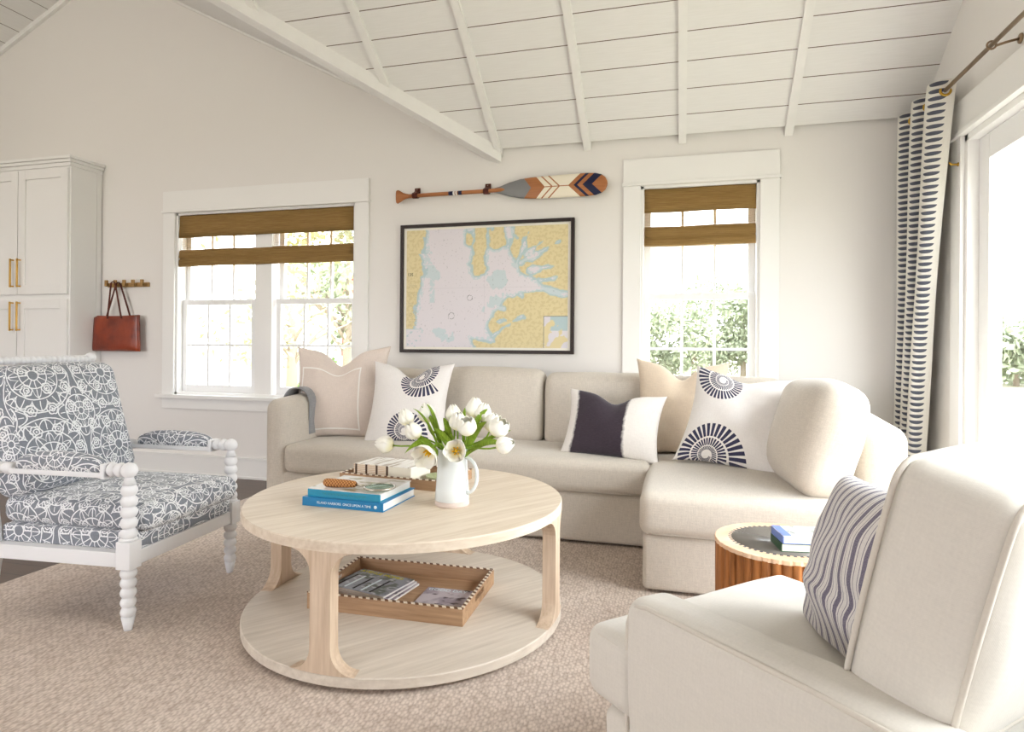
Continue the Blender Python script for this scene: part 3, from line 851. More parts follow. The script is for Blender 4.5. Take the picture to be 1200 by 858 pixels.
    for j in range(nz):
        for i in range(nx):
            a = j * (nx + 1) + i; F.append((a, a + 1, a + nx + 2, a + nx + 1))
    o = MB().add(V, F, [[(0, 0)] * 4] * len(F)).obj('chart_sheet', None, e)
    o.data.materials.clear(); me = o.data
    at = me.color_attributes.new('print', 'FLOAT_COLOR', 'POINT')
    at.data.foreach_set('color', [x for c in cols for x in (*c, 1)])
    t = T('chart_print', (1, 1, 1), .5, .2); n = t.t.nodes.new('ShaderNodeAttribute'); n.attribute_name = 'print'; t.base(n.outputs[0]); me.materials.append(t.m)
    # title mark
    tx = text('NOAA' if False else '135', .030, M['inkd'], e, 'chart_title'); tx.matrix_basis = Matrix.Translation((-W / 2 + .055, -.016, Hh * .60)) @ Matrix.Rotation(R(90), 4, 'X')

def text(s, size, mat, parent, name, ext=.0004, align='LEFT'):
    cu = bpy.data.curves.new(name, 'FONT'); cu.body = s; cu.size = size; cu.extrude = ext; cu.align_x = align
    o = bpy.data.objects.new(name, cu); C.objects.link(o)
    dg = bpy.context.evaluated_depsgraph_get(); me = bpy.data.meshes.new_from_object(o.evaluated_get(dg)); bpy.data.objects.remove(o)
    o = bpy.data.objects.new(name, me); C.objects.link(o); me.materials.clear(); me.materials.append(mat); o.parent = parent
    return o
chart()

# ------------------------------------------------------------------ paddle
def paddle():
    x0, x1 = -2.034, -.497; L = x1 - x0
    e = empty('canoe_paddle', (x0, YB - .05, 2.150), 0, 'wooden canoe paddle with grey, cream and navy painted blade mounted above the chart', 'paddle')
    zc = 0.0
    t = T('painted_paddle_blade', lin(168, 106, 62), .35, .35)
    wd = t.noise(t.map(t.coord(), (1, 16, 16)), 5, 5); woodc = t.mix(wd, lin(146, 88, 50), lin(190, 128, 82))
    x, y, z = t.sep(t.coord()); az = z.abs()
    cream = lin(240, 232, 214); grey = lin(128, 128, 130); navy = lin(22, 30, 66)
    rel = x - (-1.297 - x0)            # metres along the blade from its throat
    # from the throat: grey up to a chevron, wood chevron, cream with two fine chevrons, cream, wood, navy chevrons
    c = t.mix((rel - (0.195) + (az - .07) * -0.0 + az * .0).gt(0.), grey, woodc)
    g_edge = rel + az * -.0
    chev = rel + az * 1.0       # opens to the right
    chl = rel - az * .85
    c = t.mix((rel + (az - .07) * .75).gt(.225) , grey, woodc)
    c = t.mix((rel + az * .85 ).gt(.375), c, cream)
    for k in (.405, .455):
        c = t.mix((rel + az * 1.0).near(k + .02, .006), c, woodc)
    c = t.mix(az.near(0., .003) * rel.gt(.375), c, woodc)
    r2 = rel - az * 1.05
    c = t.mix(r2.gt(.535) , c, woodc)
    c = t.mix(r2.near(.585, .012), c, navy); c = t.mix(r2.near(.665, .032), c, navy)
    t.base(c); bladem = t.m
    # blade outline
    prof = [(.0, .013), (.05, .024), (.12, .048), (.20, .066), (.28, .073), (.40, .076), (.55, .078), (.66, .078), (.72, .074), (.76, .062), (.785, .042), (.797, .018), (.80, .0)]
    V = []; F = []; bx = -1.297 - x0; nn = 10
    for (s, hw) in prof:
        for j in range(nn + 1):
            q = (j / nn * 2 - 1); V.append((bx + s, -.009 * (1 - q * q) * (1 if hw > .02 else .6) - .002, q * hw))
        for j in range(nn + 1):
            q = -(j / nn * 2 - 1); V.append((bx + s, .009 * (1 - q * q) + .002, q * hw))
    M_ = 2 * (nn + 1)
    for i in range(len(prof) - 1):
        for j in range(M_): F.append((i * M_ + j, i * M_ + (j + 1) % M_, (i + 1) * M_ + (j + 1) % M_, (i + 1) * M_ + j))
    MB().add(V, F, None, True).obj('blade', bladem, e)
    b = MB(); lathe(b, [(.014, .04), (.014, .35), (.0141, bx - .0), (.016, bx + .06), (.006, bx + .12)], 16, (1, 0, 0)); b.obj('shaft', M['paddle'], e)
    b = MB()
    # palm grip
    V = []; F = []; pr_ = [(0, .044, .012), (.012, .050, .016), (.03, .042, .018), (.055, .026, .017), (.08, .018, .015), (.10, .0145, .0145)]; n = 16
    for s, hz, hy in pr_:
        for k in range(n): a = 2 * pi * k / n; V.append((s, hy * cos(a), hz * sin(a)))
    for i in range(len(pr_) - 1):
        for k in range(n): F.append((i * n + k, i * n + (k + 1) % n, (i + 1) * n + (k + 1) % n, (i + 1) * n + k))
    F.append(tuple(range(n))); MB().add(V, F, None, True).obj('palm_grip', M['paddle'], e)
    for (a, c_, mt) in ((-1.625, -1.592, 'navy'), (-1.592, -1.578, 'w'), (-1.572, -1.560, 'w'), (-1.553, -1.525, 'navy')):
        b = MB(); lathe(b, [(.0148, a - x0), (.0148, c_ - x0)], 16, (1, 0, 0)); b.obj('painted_band', bandm[mt], e)
    e.rotation_euler = (0, R(-.3), 0)
    for xx in (-1.885, -1.345):
        s = empty('leather_strap', (xx, YB - .05, 2.152), 0, 'dark leather loop %s' % ('holding the paddle near its palm grip' if xx < -1.6 else 'holding the paddle beside its grey throat'), 'strap', 'leather paddle loops')
        V = []; F = []; pts = []
        for k in range(20): a = 2 * pi * k / 20 + pi / 2; pts.append((.021 * cos(a), .021 * sin(a)))
        pts2 = [(.046, .065)] + [(.046, .01)] + [(.021 * cos(a), .021 * sin(a)) for a in [radf for radf in [-(k / 16) * pi * 1.15 + .3 for k in range(17)]]] + [(.0, .030), (.034, .065)]
        poly = [(.0475, .070), (.0475, -.004), (.028, -.016), (.010, -.022), (-.010, -.021), (-.021, -.010), (-.022, .008), (-.012, .020), (.010, .030), (.034, .045), (.040, .070)]
        m = Matrix(((0, 0, 1, 0), (1, 0, 0, 0), (0, 1, 0, 0), (0, 0, 0, 1)))
        out = poly; inn = []
        b = MB()
        path = [(.0, .048, .062), (.0, .048, .03), (.0, .030, -.010), (.0, .012, -.0195), (.0, -.008, -.0195), (.0, -.019, -.006), (.0, -.018, .010), (.0, -.006, .0195), (.0, .012, .026), (.0, .034, .040), (.0, .037, .062)]
        V = []; F = []
        for (x_, y_, z_) in path: V += [(-.020, y_, z_), (.020, y_, z_)]
        for k in range(len(path) - 1): F.append((2 * k, 2 * k + 1, 2 * k + 3, 2 * k + 2))
        o = b.add(V, F, None, True).obj('loop', M['leather_dark'], s); q = o.modifiers.new('s', 'SOLIDIFY'); q.thickness = .004
        b = MB(); lathe(b, [(.005, 0), (.004, .003), (0, .004)], 10, (0, -1, 0), (0, .034, .048)); b.obj('rivet', M['silver'], s)
bandm = {'navy': plain('navy_band_paint', lin(24, 28, 60), .4, .3), 'w': plain('white_band_paint', lin(238, 236, 230), .4, .3)}
paddle()

# ------------------------------------------------------------------ curtain
def curtain():
    e = empty('curtain', (1.25, 3.85, 0), 0, 'white grommet curtain printed with slate half moons hanging in the corner', 'curtain')
    n = 120; mz = 40; ztop, zbot = 2.405, .015; V = []; F = []; U = []
    def pt(s, t_):   # s 0 (far) ..1 (near), t 0 top..1 bottom
        ya = 4.225; span_t, span_b = .68, .27
        sp_ = span_t + (span_b - span_t) * min(1, t_ * 1.08) ** .8
        y = ya - sp_ * s; ph = 2 * pi * (3.0 * s + .12)
        amp = .058 - .010 * t_
        x = 1.248 + amp * sin(ph) + .004 * sin(9 * t_ + s * 20)
        y += .018 * sin(2 * ph)
        return x, y
    Ls = []
    for j in range(mz + 1):
        t_ = j / mz; z = ztop + (zbot - ztop) * t_; acc = 0; row = []; last = None
        for i in range(n + 1):
            x, y = pt(i / n, t_)
            if last: acc += hypot(x - last[0], y - last[1])
            last = (x, y); row.append(acc); V.append((x - 1.25, y - 3.85, z))
        Ls.append([a / acc * 1.12 for a in row])
    for j in range(mz):
        for i in range(n):
            a = j * (n + 1) + i; F.append((a, a + 1, a + n + 2, a + n + 1))
            g = lambda jj, ii: (Ls[jj][ii] + .02, -(ztop - zbot) * jj / mz)
            U.append([g(j, i), g(j, i + 1), g(j + 1, i + 1), g(j + 1, i)])
    o = MB().add(V, F, U, True).obj('cloth', M['curtain'], e); s = o.modifiers.new('s', 'SOLIDIFY'); s.thickness = .002
    for k in range(1, 7):
        s_ = (k * .5 - .12) / 3.0
        if not 0 < s_ < 1: continue
        x, y = pt(s_, .02); x2, y2 = pt(s_ + .01, .02)
        d = Vector((x2 - x, y2 - y, 0)).normalized(); nr = Vector((-d.y, d.x, 0))
        b = MB(); pts = []
        for q in range(20): a = 2 * pi * q / 20; pts.append(Vector((x - 1.25, y - 3.85, 2.357)) + d * .023 * cos(a) + Vector((0, 0, .023 * sin(a))))
        tube(b, pts, .0065, 8, True); b.obj('grommet', M['grommet'], e)
    e2 = empty('curtain_rod', (1.248, 1.9, 2.357), 0, 'slim bronze curtain rod running above the sliding door', 'curtain rod')
    b = MB(); tube(b, [(0, -1.9, 0), (0, 2.335, 0)], .0095, 12); b.obj('rod', M['dark_metal'], e2)
    for y in (1.2, -1.6):
        b = MB(); pts = [(.0 + .017 * cos(2 * pi * k / 16), y, .017 * sin(2 * pi * k / 16)) for k in range(16)]
        tube(b, pts, .004, 8, True)
        tube(b, [(.016, y, -.004), (.05, y - .005, .004), (.096, y - .01, .012)], .0055, 8); lathe(b, [(.022, 0), (.020, .006), (.008, .008)], 14, (-1, 0, 0), (.1018, y - .01, .012)); b.obj('bracket', M['dark_metal'], e2)
    b = MB(); tube(b, [(0, 0, 0), (-.022, 0, .0), (-.034, -.006, .0), (-.046, -.012, .008)], [.006, .005, .006, .003], 8); lathe(b, [(.011, 0), (.009, .004), (.004, .006)], 12, (-1, 0, 0))
    o = b.obj('tieback_hook', M['grommet'], loc=(XR - .021, 3.50 + .15, 2.0)); tag(o, 'tiny brass tieback hook on the white door casing', 'hook')
curtain()

# ------------------------------------------------------------------ sectional sofa
SZ = RZ
def sofa():
    e = empty('sectional_sofa', (-.8, 3.6, SZ), 0, 'oatmeal linen sectional sofa with a chaise at its right end', 'sofa')
    ox, oy, oz = -.8, 3.6, SZ
    def SB(name, x0, x1, y0, y1, z0, z1, r, mat='linen', crown=(0, 0, 0), wr=.002, n=12, seed=0, m=None, shape=None, par=e):
        b = MB(); softbox(b, x1 - x0, y1 - y0, z1 - z0, r, (0, 0, 0), n, crown, wr, seed, shape=shape)
        o = b.obj(name, M[mat], par); o.location = ((x0 + x1) / 2 - ox, (y0 + y1) / 2 - oy, (z0 + z1) / 2 - oz)
        return o
    # base
    SB('base', -2.37, .78, 3.35, 4.2, .025, .29, .02, n=10, wr=0)
    SB('chaise_base', -.165, .78, 2.77, 3.6, .025, .265, .02, n=8, wr=0)
    SB('back_frame', -2.40, .86, 4.02, 4.22, .03, .74, .07, n=12, wr=0)
    SB('back_frame', .72, .90, 3.02, 4.22, .03, .74, .06, n=12, wr=0)
    # arms: rounded top, rise to the back
    def armshape(q, un): 
        return (q.x, q.y, q.z + (.03 * un[1] if un[2] > .5 else 0))
    SB('arm', -2.49, -2.33, 3.335, 4.22, .02, .755, .062, crown=(.02, .0, .0), n=12, seed=2, shape=armshape)
    SB('arm', .728, .925, 2.98, 4.05, .02, .765, .075, crown=(.02, .0, .0), n=12, seed=3, shape=armshape)
    # seats
    def seatshape(q, un): return (q.x, q.y, q.z)
    SB('seat_cushion', -2.345, -.165, 3.318, 4.06, .288, .462, .045, crown=(.0, .008, .022), n=20, seed=5)
    SB('chaise_cushion', -.178, .735, 2.738, 4.06, .262, .452, .045, crown=(.008, .008, .022), n=16, seed=6)
    # back cushions
    for (x0, x1, top, sd) in ((-2.33, -1.60, .90, 1), (-1.60, -.853, .915, 2), (-.848, -.17, .893, 3), (-.16, .56, .885, 4)):
        b = MB(); softbox(b, x1 - x0 - .006, .19, top - .44, .06, (0, 0, (top - .44) / 2), 12, (.0, .035, .012), .006, sd)
        o = b.obj('back_cushion', M['linen'], e); o.location = ((x0 + x1) / 2 - ox, 3.915 - oy, .445 - oz); o.rotation_euler = (R(-8), 0, 0)
        b = MB(); rr = .052; w_ = (x1 - x0 - .006) / 2 - .017; hh = top - .44
        ed = [(-w_, -.105, .03), (-w_, -.097, hh - .02), (-w_ + .02, -.09, hh - .004)]
    b = MB(); softbox(b, .60, .20, .47, .075, (0, 0, .25), 14, (.0, .05, .02), .012, 9)
    # right end cushion leaning on the right arm, facing left
    o = b.obj('end_cushion', M['linen'], e, ); o.matrix_basis = Matrix.Translation((.505 - ox, 3.08 - oy, .440 - oz)) @ Matrix.Rotation(R(-82), 4, 'Z') @ Matrix.Rotation(R(-14), 4, 'X')
    # piping of the seat cushions
    for (x0, x1, y, z) in ((-2.31, -.20, 3.322, .300), (-.14, .70, 2.742, .274)):
        b = MB(); tube(b, [(x0 + (x1 - x0) * k / 12 - ox, y - oy + .010, z - oz) for k in range(13)], .004, 6); b.obj('piping', M['linen'], e)
    # feet
    for x, y in ((-2.42, 3.42), (-2.42, 4.14), (.84, 3.08), (.84, 4.14), (-.10, 2.84), (.66, 2.84), (-.9, 3.42)):
        b = MB(); lathe(b, [(.022, 0), (.026, .028)], 12, o=(x - ox, y - oy, 0)); b.obj('foot', M['frame'], e)
sofa()

# grey throw over left arm
def throw():
    V = []; F = []; n = 26; m_ = 16
    path = []
    cx, zt = -2.41, .80
    for k in range(n + 1):
        t_ = k / n
        if t_ < .22: p = (-2.506, .55 + (t_ / .22) * .142)
        elif t_ < .62: a = pi * (1 - (t_ - .22) / .40); p = (cx + .096 * cos(a), .692 + .094 * sin(a))
        else: p = (-2.314, .692 - (t_ - .62) / .38 * .20)
        path.append(p)
    for j in range(m_ + 1):
        y = 3.56 + .42 * j / m_
        for k, (x, z) in enumerate(path):
            q = noise.noise(Vector((x * 8, y * 14, z * 6))) * .006
            V.append((x + cx * 0 + (q if z < .74 else 0) + 2.41, y - 3.75 , z + abs(q) - .5))
    for j in range(m_):
        for k in range(n):
            a = j * (n + 1) + k; F.append((a, a + 1, a + n + 2, a + n + 1))
    o = MB().add(V, F, None, True).obj('throw_blanket', M['throw'], loc=(-2.41, 3.75, .5)); s = o.modifiers.new('s', 'SOLIDIFY'); s.thickness = .008; s.offset = 0
    tag(o, 'folded grey throw blanket draped over the left sofa arm', 'blanket')
throw()

# throw pillows
def put_pillow(name, mat, label, pos, yaw_, lean, roll_, w, h, t, **k):
    b = MB(); pillow(b, w, h, t, **k)
    o = b.obj(name, M[mat]); o.matrix_world = stand(pos, yaw_, lean, roll_); tag(o, label, 'throw pillow', None); return o
ZS = .468
put_pillow('throw_pillow', 'trim_pillow', 'blush linen square pillow with inset white seam at the left sofa arm', (-2.18, 3.67, ZS - .034), 10, 14, 1, .65, .64, .19, ear=.12, chop=.10, seed=1, wr=.006, chopw=.30)
put_pillow('throw_pillow', 'shell_a', 'white square pillow with navy shell prints behind the tulips', (-1.66, 3.57, ZS - .022), 4, 17, -1, .54, .535, .17, ear=.12, chop=.075, seed=2, wr=.004, chopw=.32)
put_pillow('lumbar_pillow', 'dip', 'white lumbar pillow with a wide charcoal dyed band', (-.40, 3.48, ZS - .02), -8, 20, -3, .56, .385, .16, ear=.10, chop=.055, seed=3, wr=.004, chopw=.30)
put_pillow('throw_pillow', 'cream_pillow', 'sand coloured linen square pillow wedged between lumbar and shell pillows', (-.02, 3.70, ZS - .032), 2, 14, -2, .53, .57, .18, ear=.12, chop=.085, seed=4, wr=.004, chopw=.30)
put_pillow('throw_pillow', 'shell_b', 'tilted white square pillow with large navy shells on the chaise', (.205, 3.34, ZS - .025), -16, 24, -7, .55, .545, .19, ear=.13, chop=.03, seed=5, wr=.008)

# ------------------------------------------------------------------ coffee table
TC = (-1.058, 2.32)
def coffee():
    e = empty('coffee_table', (TC[0], TC[1], RZ), 0, 'round whitewashed oak coffee table with a low shelf', 'coffee table')
    def disc(z0, z1, r, name, mat, prof):
        b = MB()
        lathe(b, prof, 96, o=(0, 0, 0)); o = b.obj(name, M[mat], e)
        for p in o.data.polygons: p.use_smooth = abs(p.normal.z) < .3
        es = o.modifiers.new('s', 'EDGE_SPLIT'); es.split_angle = R(30)
        return o
    o = disc(.424 - RZ, .470 - RZ, .612, 'table_top', 'oak', [(.6128, .437 - RZ), (.6128, .466 - RZ), (.610, .470 - RZ)]); o.rotation_euler = (0, 0, R(55))
    o = disc(0.0, .050, .612, 'shelf', 'oak_low', [(.575, 0), (.575, .017), (.6128, .018), (.6128, .047), (.610, .050)]); o.rotation_euler = (0, 0, R(50))
    for a0 in (-91, -1, 93, 179):
        z0, z1 = .050, .437 - RZ; Rf = .075; hw = .036; nz = 30; nc = 10; V = []; F = []
        for j in range(nz + 1):
            t_ = j / nz; z = z0 + (z1 - z0) * (.5 - .5 * cos(pi * t_))
            d = min(z - z0, z1 - z); w = hw
            if d < Rf: w = hw + Rf * 1.05 - sqrt(max(0, Rf ** 2 - (Rf - d) ** 2)) * 1.05
            for (rr, rev) in ((.6125, 0), (.562, 1)):
                for i in range(nc + 1):
                    q = i / nc * 2 - 1; q = -q if rev else q
                    a = R(a0) + q * w / .61; V.append((rr * cos(a), rr * sin(a), z))
        K = 2 * (nc + 1)
        for j in range(nz):
            for i in range(K): F.append((j * K + i, j * K + (i + 1) % K, (j + 1) * K + (i + 1) % K, (j + 1) * K + i))
        o = MB().add(V, F).obj('leg', M['oak_leg'], e)
coffee()
TT = .470

def tray(name, x0, x1, y0, y1, z, h, rot, label, cutouts=True):
    cx, cy = (x0 + x1) / 2, (y0 + y1) / 2; e = empty(name, (cx, cy, z), rot, label, 'tray')
    w, d = (x1 - x0) / 2, (y1 - y0) / 2; tk = .011
    MB().box(-w + tk, w - tk, -d + tk, d - tk, 0.0, .009).obj('tray_bottom', M['tray'], e)
    b = MB()
    b.box(-w, w, -d, -d + tk, 0, h); b.box(-w, w, d - tk, d, 0, h)
    for s in (-1, 1):
        xa, xb = (w - tk, w) if s > 0 else (-w, -w + tk)
        if cutouts:
            b.box(xa, xb, -d + tk, -.055, 0, h); b.box(xa, xb, .055, d - tk, 0, h); b.box(xa, xb, -.055, .055, 0, h * .45); b.box(xa, xb, -.055, .055, h * .78, h)
        else: b.box(xa, xb, -d + tk, d - tk, 0, h)
    b.obj('tray_side', M['tray'], e)
    V = []; F = []; U = []; b = MB()
    def strip(x0, x1, y0, y1, ax):
        z0, z1 = h, h + .002
        vs = [(x0, y0, z0), (x1, y0, z0), (x1, y1, z0), (x0, y1, z0), (x0, y0, z1), (x1, y0, z1), (x1, y1, z1), (x0, y1, z1)]
        fs = [(4, 5, 6, 7), (0, 1, 5, 4), (1, 2, 6, 5), (2, 3, 7, 6), (3, 0, 4, 7)]
        us = [[((vs[i][0], vs[i][1]) if ax == 0 else (vs[i][1], vs[i][0])) for i in f] for f in fs]
        b.add(vs, fs, us)
    strip(-w - .001, w + .001, -d - .001, -d + tk + .001, 0); strip(-w - .001, w + .001, d - tk - .001, d + .001, 0); strip(-w - .001, -w + tk + .001, -d + tk, d - tk, 1); strip(w - tk - .001, w + .001, -d + tk, d - tk, 1)
    b.obj('inlaid_rim', M['inlay'], e)
    return e
tray('serving_tray', -1.385, -.762, 2.125, 2.545, .0625, .062, 1.5, 'large oak tray with sawtooth rim on the coffee table shelf')
tray('serving_tray', -1.43, -.93, 2.43, 2.72, TT, .042, -5, 'smaller oak tray with sawtooth rim on the coffee table top', False)

def book(name, w, d, h, cov, loc, rz, label, cat='book', paper='pages', spine='-y', coverm=None, hard=.003, over=.004, soft=False, parts=True):
    """spine along local -y edge (front); w along x, d along y"""
    e = empty(name, loc, rz, label, cat)
    k = hard
    MB().box(-w / 2 + .002, w / 2 - over, -d / 2 + .004, d / 2 - over, k, h - k).obj('page_block', M[paper], e)
    b = MB(); b.box(-w / 2, w / 2, -d / 2, d / 2, 0, k); b.box(-w / 2, w / 2, -d / 2, -d / 2 + .004, k, h - k); b.obj('cover', M[cov], e, bevel=.0008)
    b = MB(); b.box(-w / 2, w / 2, -d / 2, d / 2, h - k, h); b.obj('front_cover', M[coverm or cov], e, bevel=.0008)
    return e
def onspine(e, s, size, x, z, d, mat, name='spine_text', align='LEFT'):
    o = text(s, size, M[mat], e, name, align=align); o.matrix_basis = Matrix.Translation((x, -d / 2 - .0006, z)) @ Matrix.Rotation(R(90), 4, 'X'); return o
b1 = book('book', .335, .262, .033, 'blue_book', (-1.197, 2.19, TT), -1.5, 'larger bright blue hardback lying flat at the bottom of the coffee table stack')
onspine(b1, 'ISLAND HARBORS  ONCE UPON A TIME', .0125, -.105, .012, .262, 'ink')
b = MB(); lathe(b, [(.006, 0), (.006, .0008)], 14, (0, -1, 0), (.137, -.1315, .0165)); b.obj('publisher_mark', M['ink'], b1)
b2 = book('book', .305, .245, .030, 'teal_book', (-1.196, 2.192, TT + .033), -2.5, 'teal spined hardback with pale photo cover under the magnifying glass', coverm='cover_photo')
onspine(b2, 'THE SEASHORE HOME AND GARDEN', .011, -.09, .011, .245, 'inkteal')
# magnifying glass
def magnifier():
    z = TT + .063; e = empty('magnifying_glass', (-1.165, 2.115, z), 0, 'magnifying glass with wrapped brown handle on the blue books', 'magnifying glass')
    b = MB(); lathe(b, [(.0, 0), (.011, .003), (.0155, .012), (.016, .05), (.0145, .10), (.012, .128), (.008, .134)], 20, (1, .03, 0), (-.145, 0, .016)); b.obj('handle', M['wrap'], e)
    b = MB(); tube(b, [(-.012, .003, .015), (.01, .003, .013), (.028, .003, .012)], [.006, .004, .005], 10); b.obj('ferrule', M['silver'], e)
    b = MB(); pts = [(.084 + .056 * cos(2 * pi * k / 40), .006 + .056 * sin(2 * pi * k / 40), .012) for k in range(40)]; tube(b, pts, .0045, 8, True); b.obj('lens_rim', M['silver'], e)
    b = MB(); lathe(b, [(.0, -.003), (.03, -.0025), (.053, -.001), (.053, .001), (.03, .0035), (.0, .005)], 40, o=(.084, .006, .012)); b.obj('lens', M['lens'], e)
magnifier()
# unbound book in tray
def stitched():
    e = empty('stitched_book', (-1.235, 2.545, TT + .0105), -6, 'thick cream book with exposed stitched spine standing in the small tray', 'book')
    w, d, h = .285, .17, .072
    b = MB(); V = [(-w / 2, -d / 2, 0), (w / 2, -d / 2, 0), (w / 2, d / 2, 0), (-w / 2, d / 2, 0)]
    MB().box(-w / 2 + .001, w / 2 - .001, -d / 2 + .001, d / 2, .0, h - .002).obj('page_block', M['ivory'], e)
    b = MB().box(-w / 2, w / 2 * .22, -d / 2 - .001, -d / 2 + .001, 0.001, h - .001); b.obj('binding', M['binding'], e)
    b = MB().box(-w / 2, w / 2, -d / 2, d / 2, h - .002, h); b.obj('front_cover', M['streak'], e)
stitched()
# small patterned dish at the right end of the small tray
b = MB(); lathe(b, [(.0, 0), (.028, .001), (.05, .012), (.062, .030), (.059, .030), (.047, .014), (.026, .005), (0, .004)], 32)
o = b.obj('shallow_dish', plain('mottled_green_glaze', lin(176, 182, 140), .3, .5, nscale=40, namp=.35), loc=(-1.012, 2.545, TT + .0095)); tag(o, 'shallow mottled green dish in the small tray behind the pitcher', 'dish')
# magazines on the shelf tray
def magazine(loc, rz, w, d, h, cov, label, title, tm, tsize, n=1, group=None, strip=None):
    e = empty('magazine', loc, rz, label, 'magazine', group)
    MB().box(-w / 2, w / 2, -d / 2, d / 2, 0, h - .001).obj('pages', M['pages'], e)
    b = MB().box(-w / 2 - .0005, w / 2, -d / 2, d / 2, h - .001, h); b.obj('cover', M[cov], e)
    if title: o = text(title, tsize, M[tm], e, 'masthead'); o.location = (-w / 2 + .008, d / 2 - tsize * 1.0, h + .0004)
    if strip: strip(e, w, d, h)
    return e
zt = .0625 + .010
ms = []
def stripes(e, w, d, h):
    for k in range(5): MB().box(-w / 2 + .02 + k * .042, -w / 2 + .03 + k * .042, -d / 2 + .012, d / 2 - .065, h, h + .0004).obj('printed_stripe', M['ink'] if k % 2 else M['inkd'], e)
for k in range(3):
    ms.append(magazine((-1.225 + .012 * (2 - k), 2.345 + .002 * k, zt + .008 * k), -8 - 2 * k, .27, .205, .008, 'cover_mag' if k == 2 else 'cover_mag2',
        ['bottom magazine of the three stacked under the yellow titled one', 'middle magazine of the three stacked in the shelf tray', 'top magazine with yellow title in the shelf tray stack'][k], 'AVENUE HOMES' if k == 2 else None, 'inky', .030, strip=stripes if k == 2 else None))
magazine((-.905, 2.335, zt), 2, .19, .155, .006, 'cover_mag2', 'single grey magazine with dark portrait lying at the right in the shelf tray', 'GOOD DAY', 'ink', .030)

# ------------------------------------------------------------------ pitcher and tulips
PC = (-.838, 2.235)
def pitcher():
    e = empty('ceramic_pitcher', (PC[0], PC[1], TT), 0, 'white stoneware pitcher holding tulips on the coffee table', 'pitcher')
    b = MB(); lathe(b, [(.0, .02), (.0635, .02), (.0645, .021), (.062, .06), (.058, .12), (.055, .17), (.0545, .205), (.056, .211), (.053, .212), (.0515, .205), (.052, .17), (.055, .10), (.058, .03), (0, .028)], 48); b.obj('body', M['pitcher'], e)
    b = MB(); lathe(b, [(.0, .0), (.062, .0), (.0645, .003), (.0648, .0205), (.0, .0206)], 48); b.obj('bare_foot', M['bisque'], e)
    pts = []
    for k in range(17):
        t_ = k / 16; a = pi * (.5 - t_); pts.append((.052 + .052 * cos(a) ** .8 if cos(a) > 0 else .052, 0, .125 + .058 * sin(a) + (-.02 * t_)))
    b = MB(); V = []; F = []
    tube(b, [(x * cos(R(-8)) , x * sin(R(-8)), z) for (x, y, z) in pts], .0065, 10); b.obj('handle', M['pitcher'], e)
    # water surface hidden inside
pitcher()

def bloom_mesh(open_=0.0, size=1.0):
    b = MB()
    for ring in range(2):
        for p in range(3):
            a0 = 2 * pi * (p / 3 + ring / 6); V = []; F = []; U = []; nu, nv = 6, 8
            for j in range(nv + 1):
                t_ = j / nv
                rad = (.008 + .026 * sin(pi * min(1, t_ * .95) ** .75) + open_ * .045 * t_ * t_) * (1 if ring else .92)
                hgt = .068 * t_ * (1 - .35 * open_ * t_); wd = .98 * sin(pi * min(.999, .10 + .84 * t_)) ** .6
                for i in range(nu + 1):
                    q = i / nu * 2 - 1; a = a0 + q * wd * (1 - .3 * open_ * t_); r_ = rad * (1 - .06 * q * q) + .0012 * noise.noise(Vector((a * 3, t_ * 4, ring)))
                    V.append((r_ * cos(a) * size, r_ * sin(a) * size, (hgt + .004 * (1 - q * q) * t_) * size))
            for j in range(nv):
                for i in range(nu):
                    k = j * (nu + 1) + i; F.append((k, k + 1, k + nu + 2, k + nu + 1))
                    U.append([(i / nu, j / nv), ((i + 1) / nu, j / nv), ((i + 1) / nu, (j + 1) / nv), (i / nu, (j + 1) / nv)])
            b.add(V, F, U, True)
    return b
def align(d):
    z = Vector(d).normalized(); x = z.orthogonal().normalized(); y = z.cross(x); return Matrix((x, y, z)).transposed().to_4x4()
def leafblade(b, p0, p1, bend, w, rot=0):
    p0, p1, bend = Vector(p0), Vector(p1), Vector(bend); V = []; F = []; n = 14
    d = (p1 - p0).normalized(); sd = d.cross(Vector((0, -1, .2)))
    if sd.length < .1: sd = Vector((1, 0, 0))
    sd.normalize(); sd = Matrix.Rotation(rot, 3, d) @ sd; nr = d.cross(sd)
    for k in range(n + 1):
        t_ = k / n; p = p0 * (1 - t_) ** 2 + bend * 2 * t_ * (1 - t_) + p1 * t_ ** 2; ww = w * sin(pi * min(1, .12 + t_ * .88)) ** .7 * (1 if t_ < .999 else .05)
        V += [p - sd * ww + nr * ww * .35, p, p + sd * ww + nr * ww * .35]
    for k in range(n):
        for q in (0, 1): F.append((3 * k + q, 3 * k + q + 1, 3 * k + q + 4, 3 * k + q + 3))
    b.add(V, F, None, True)
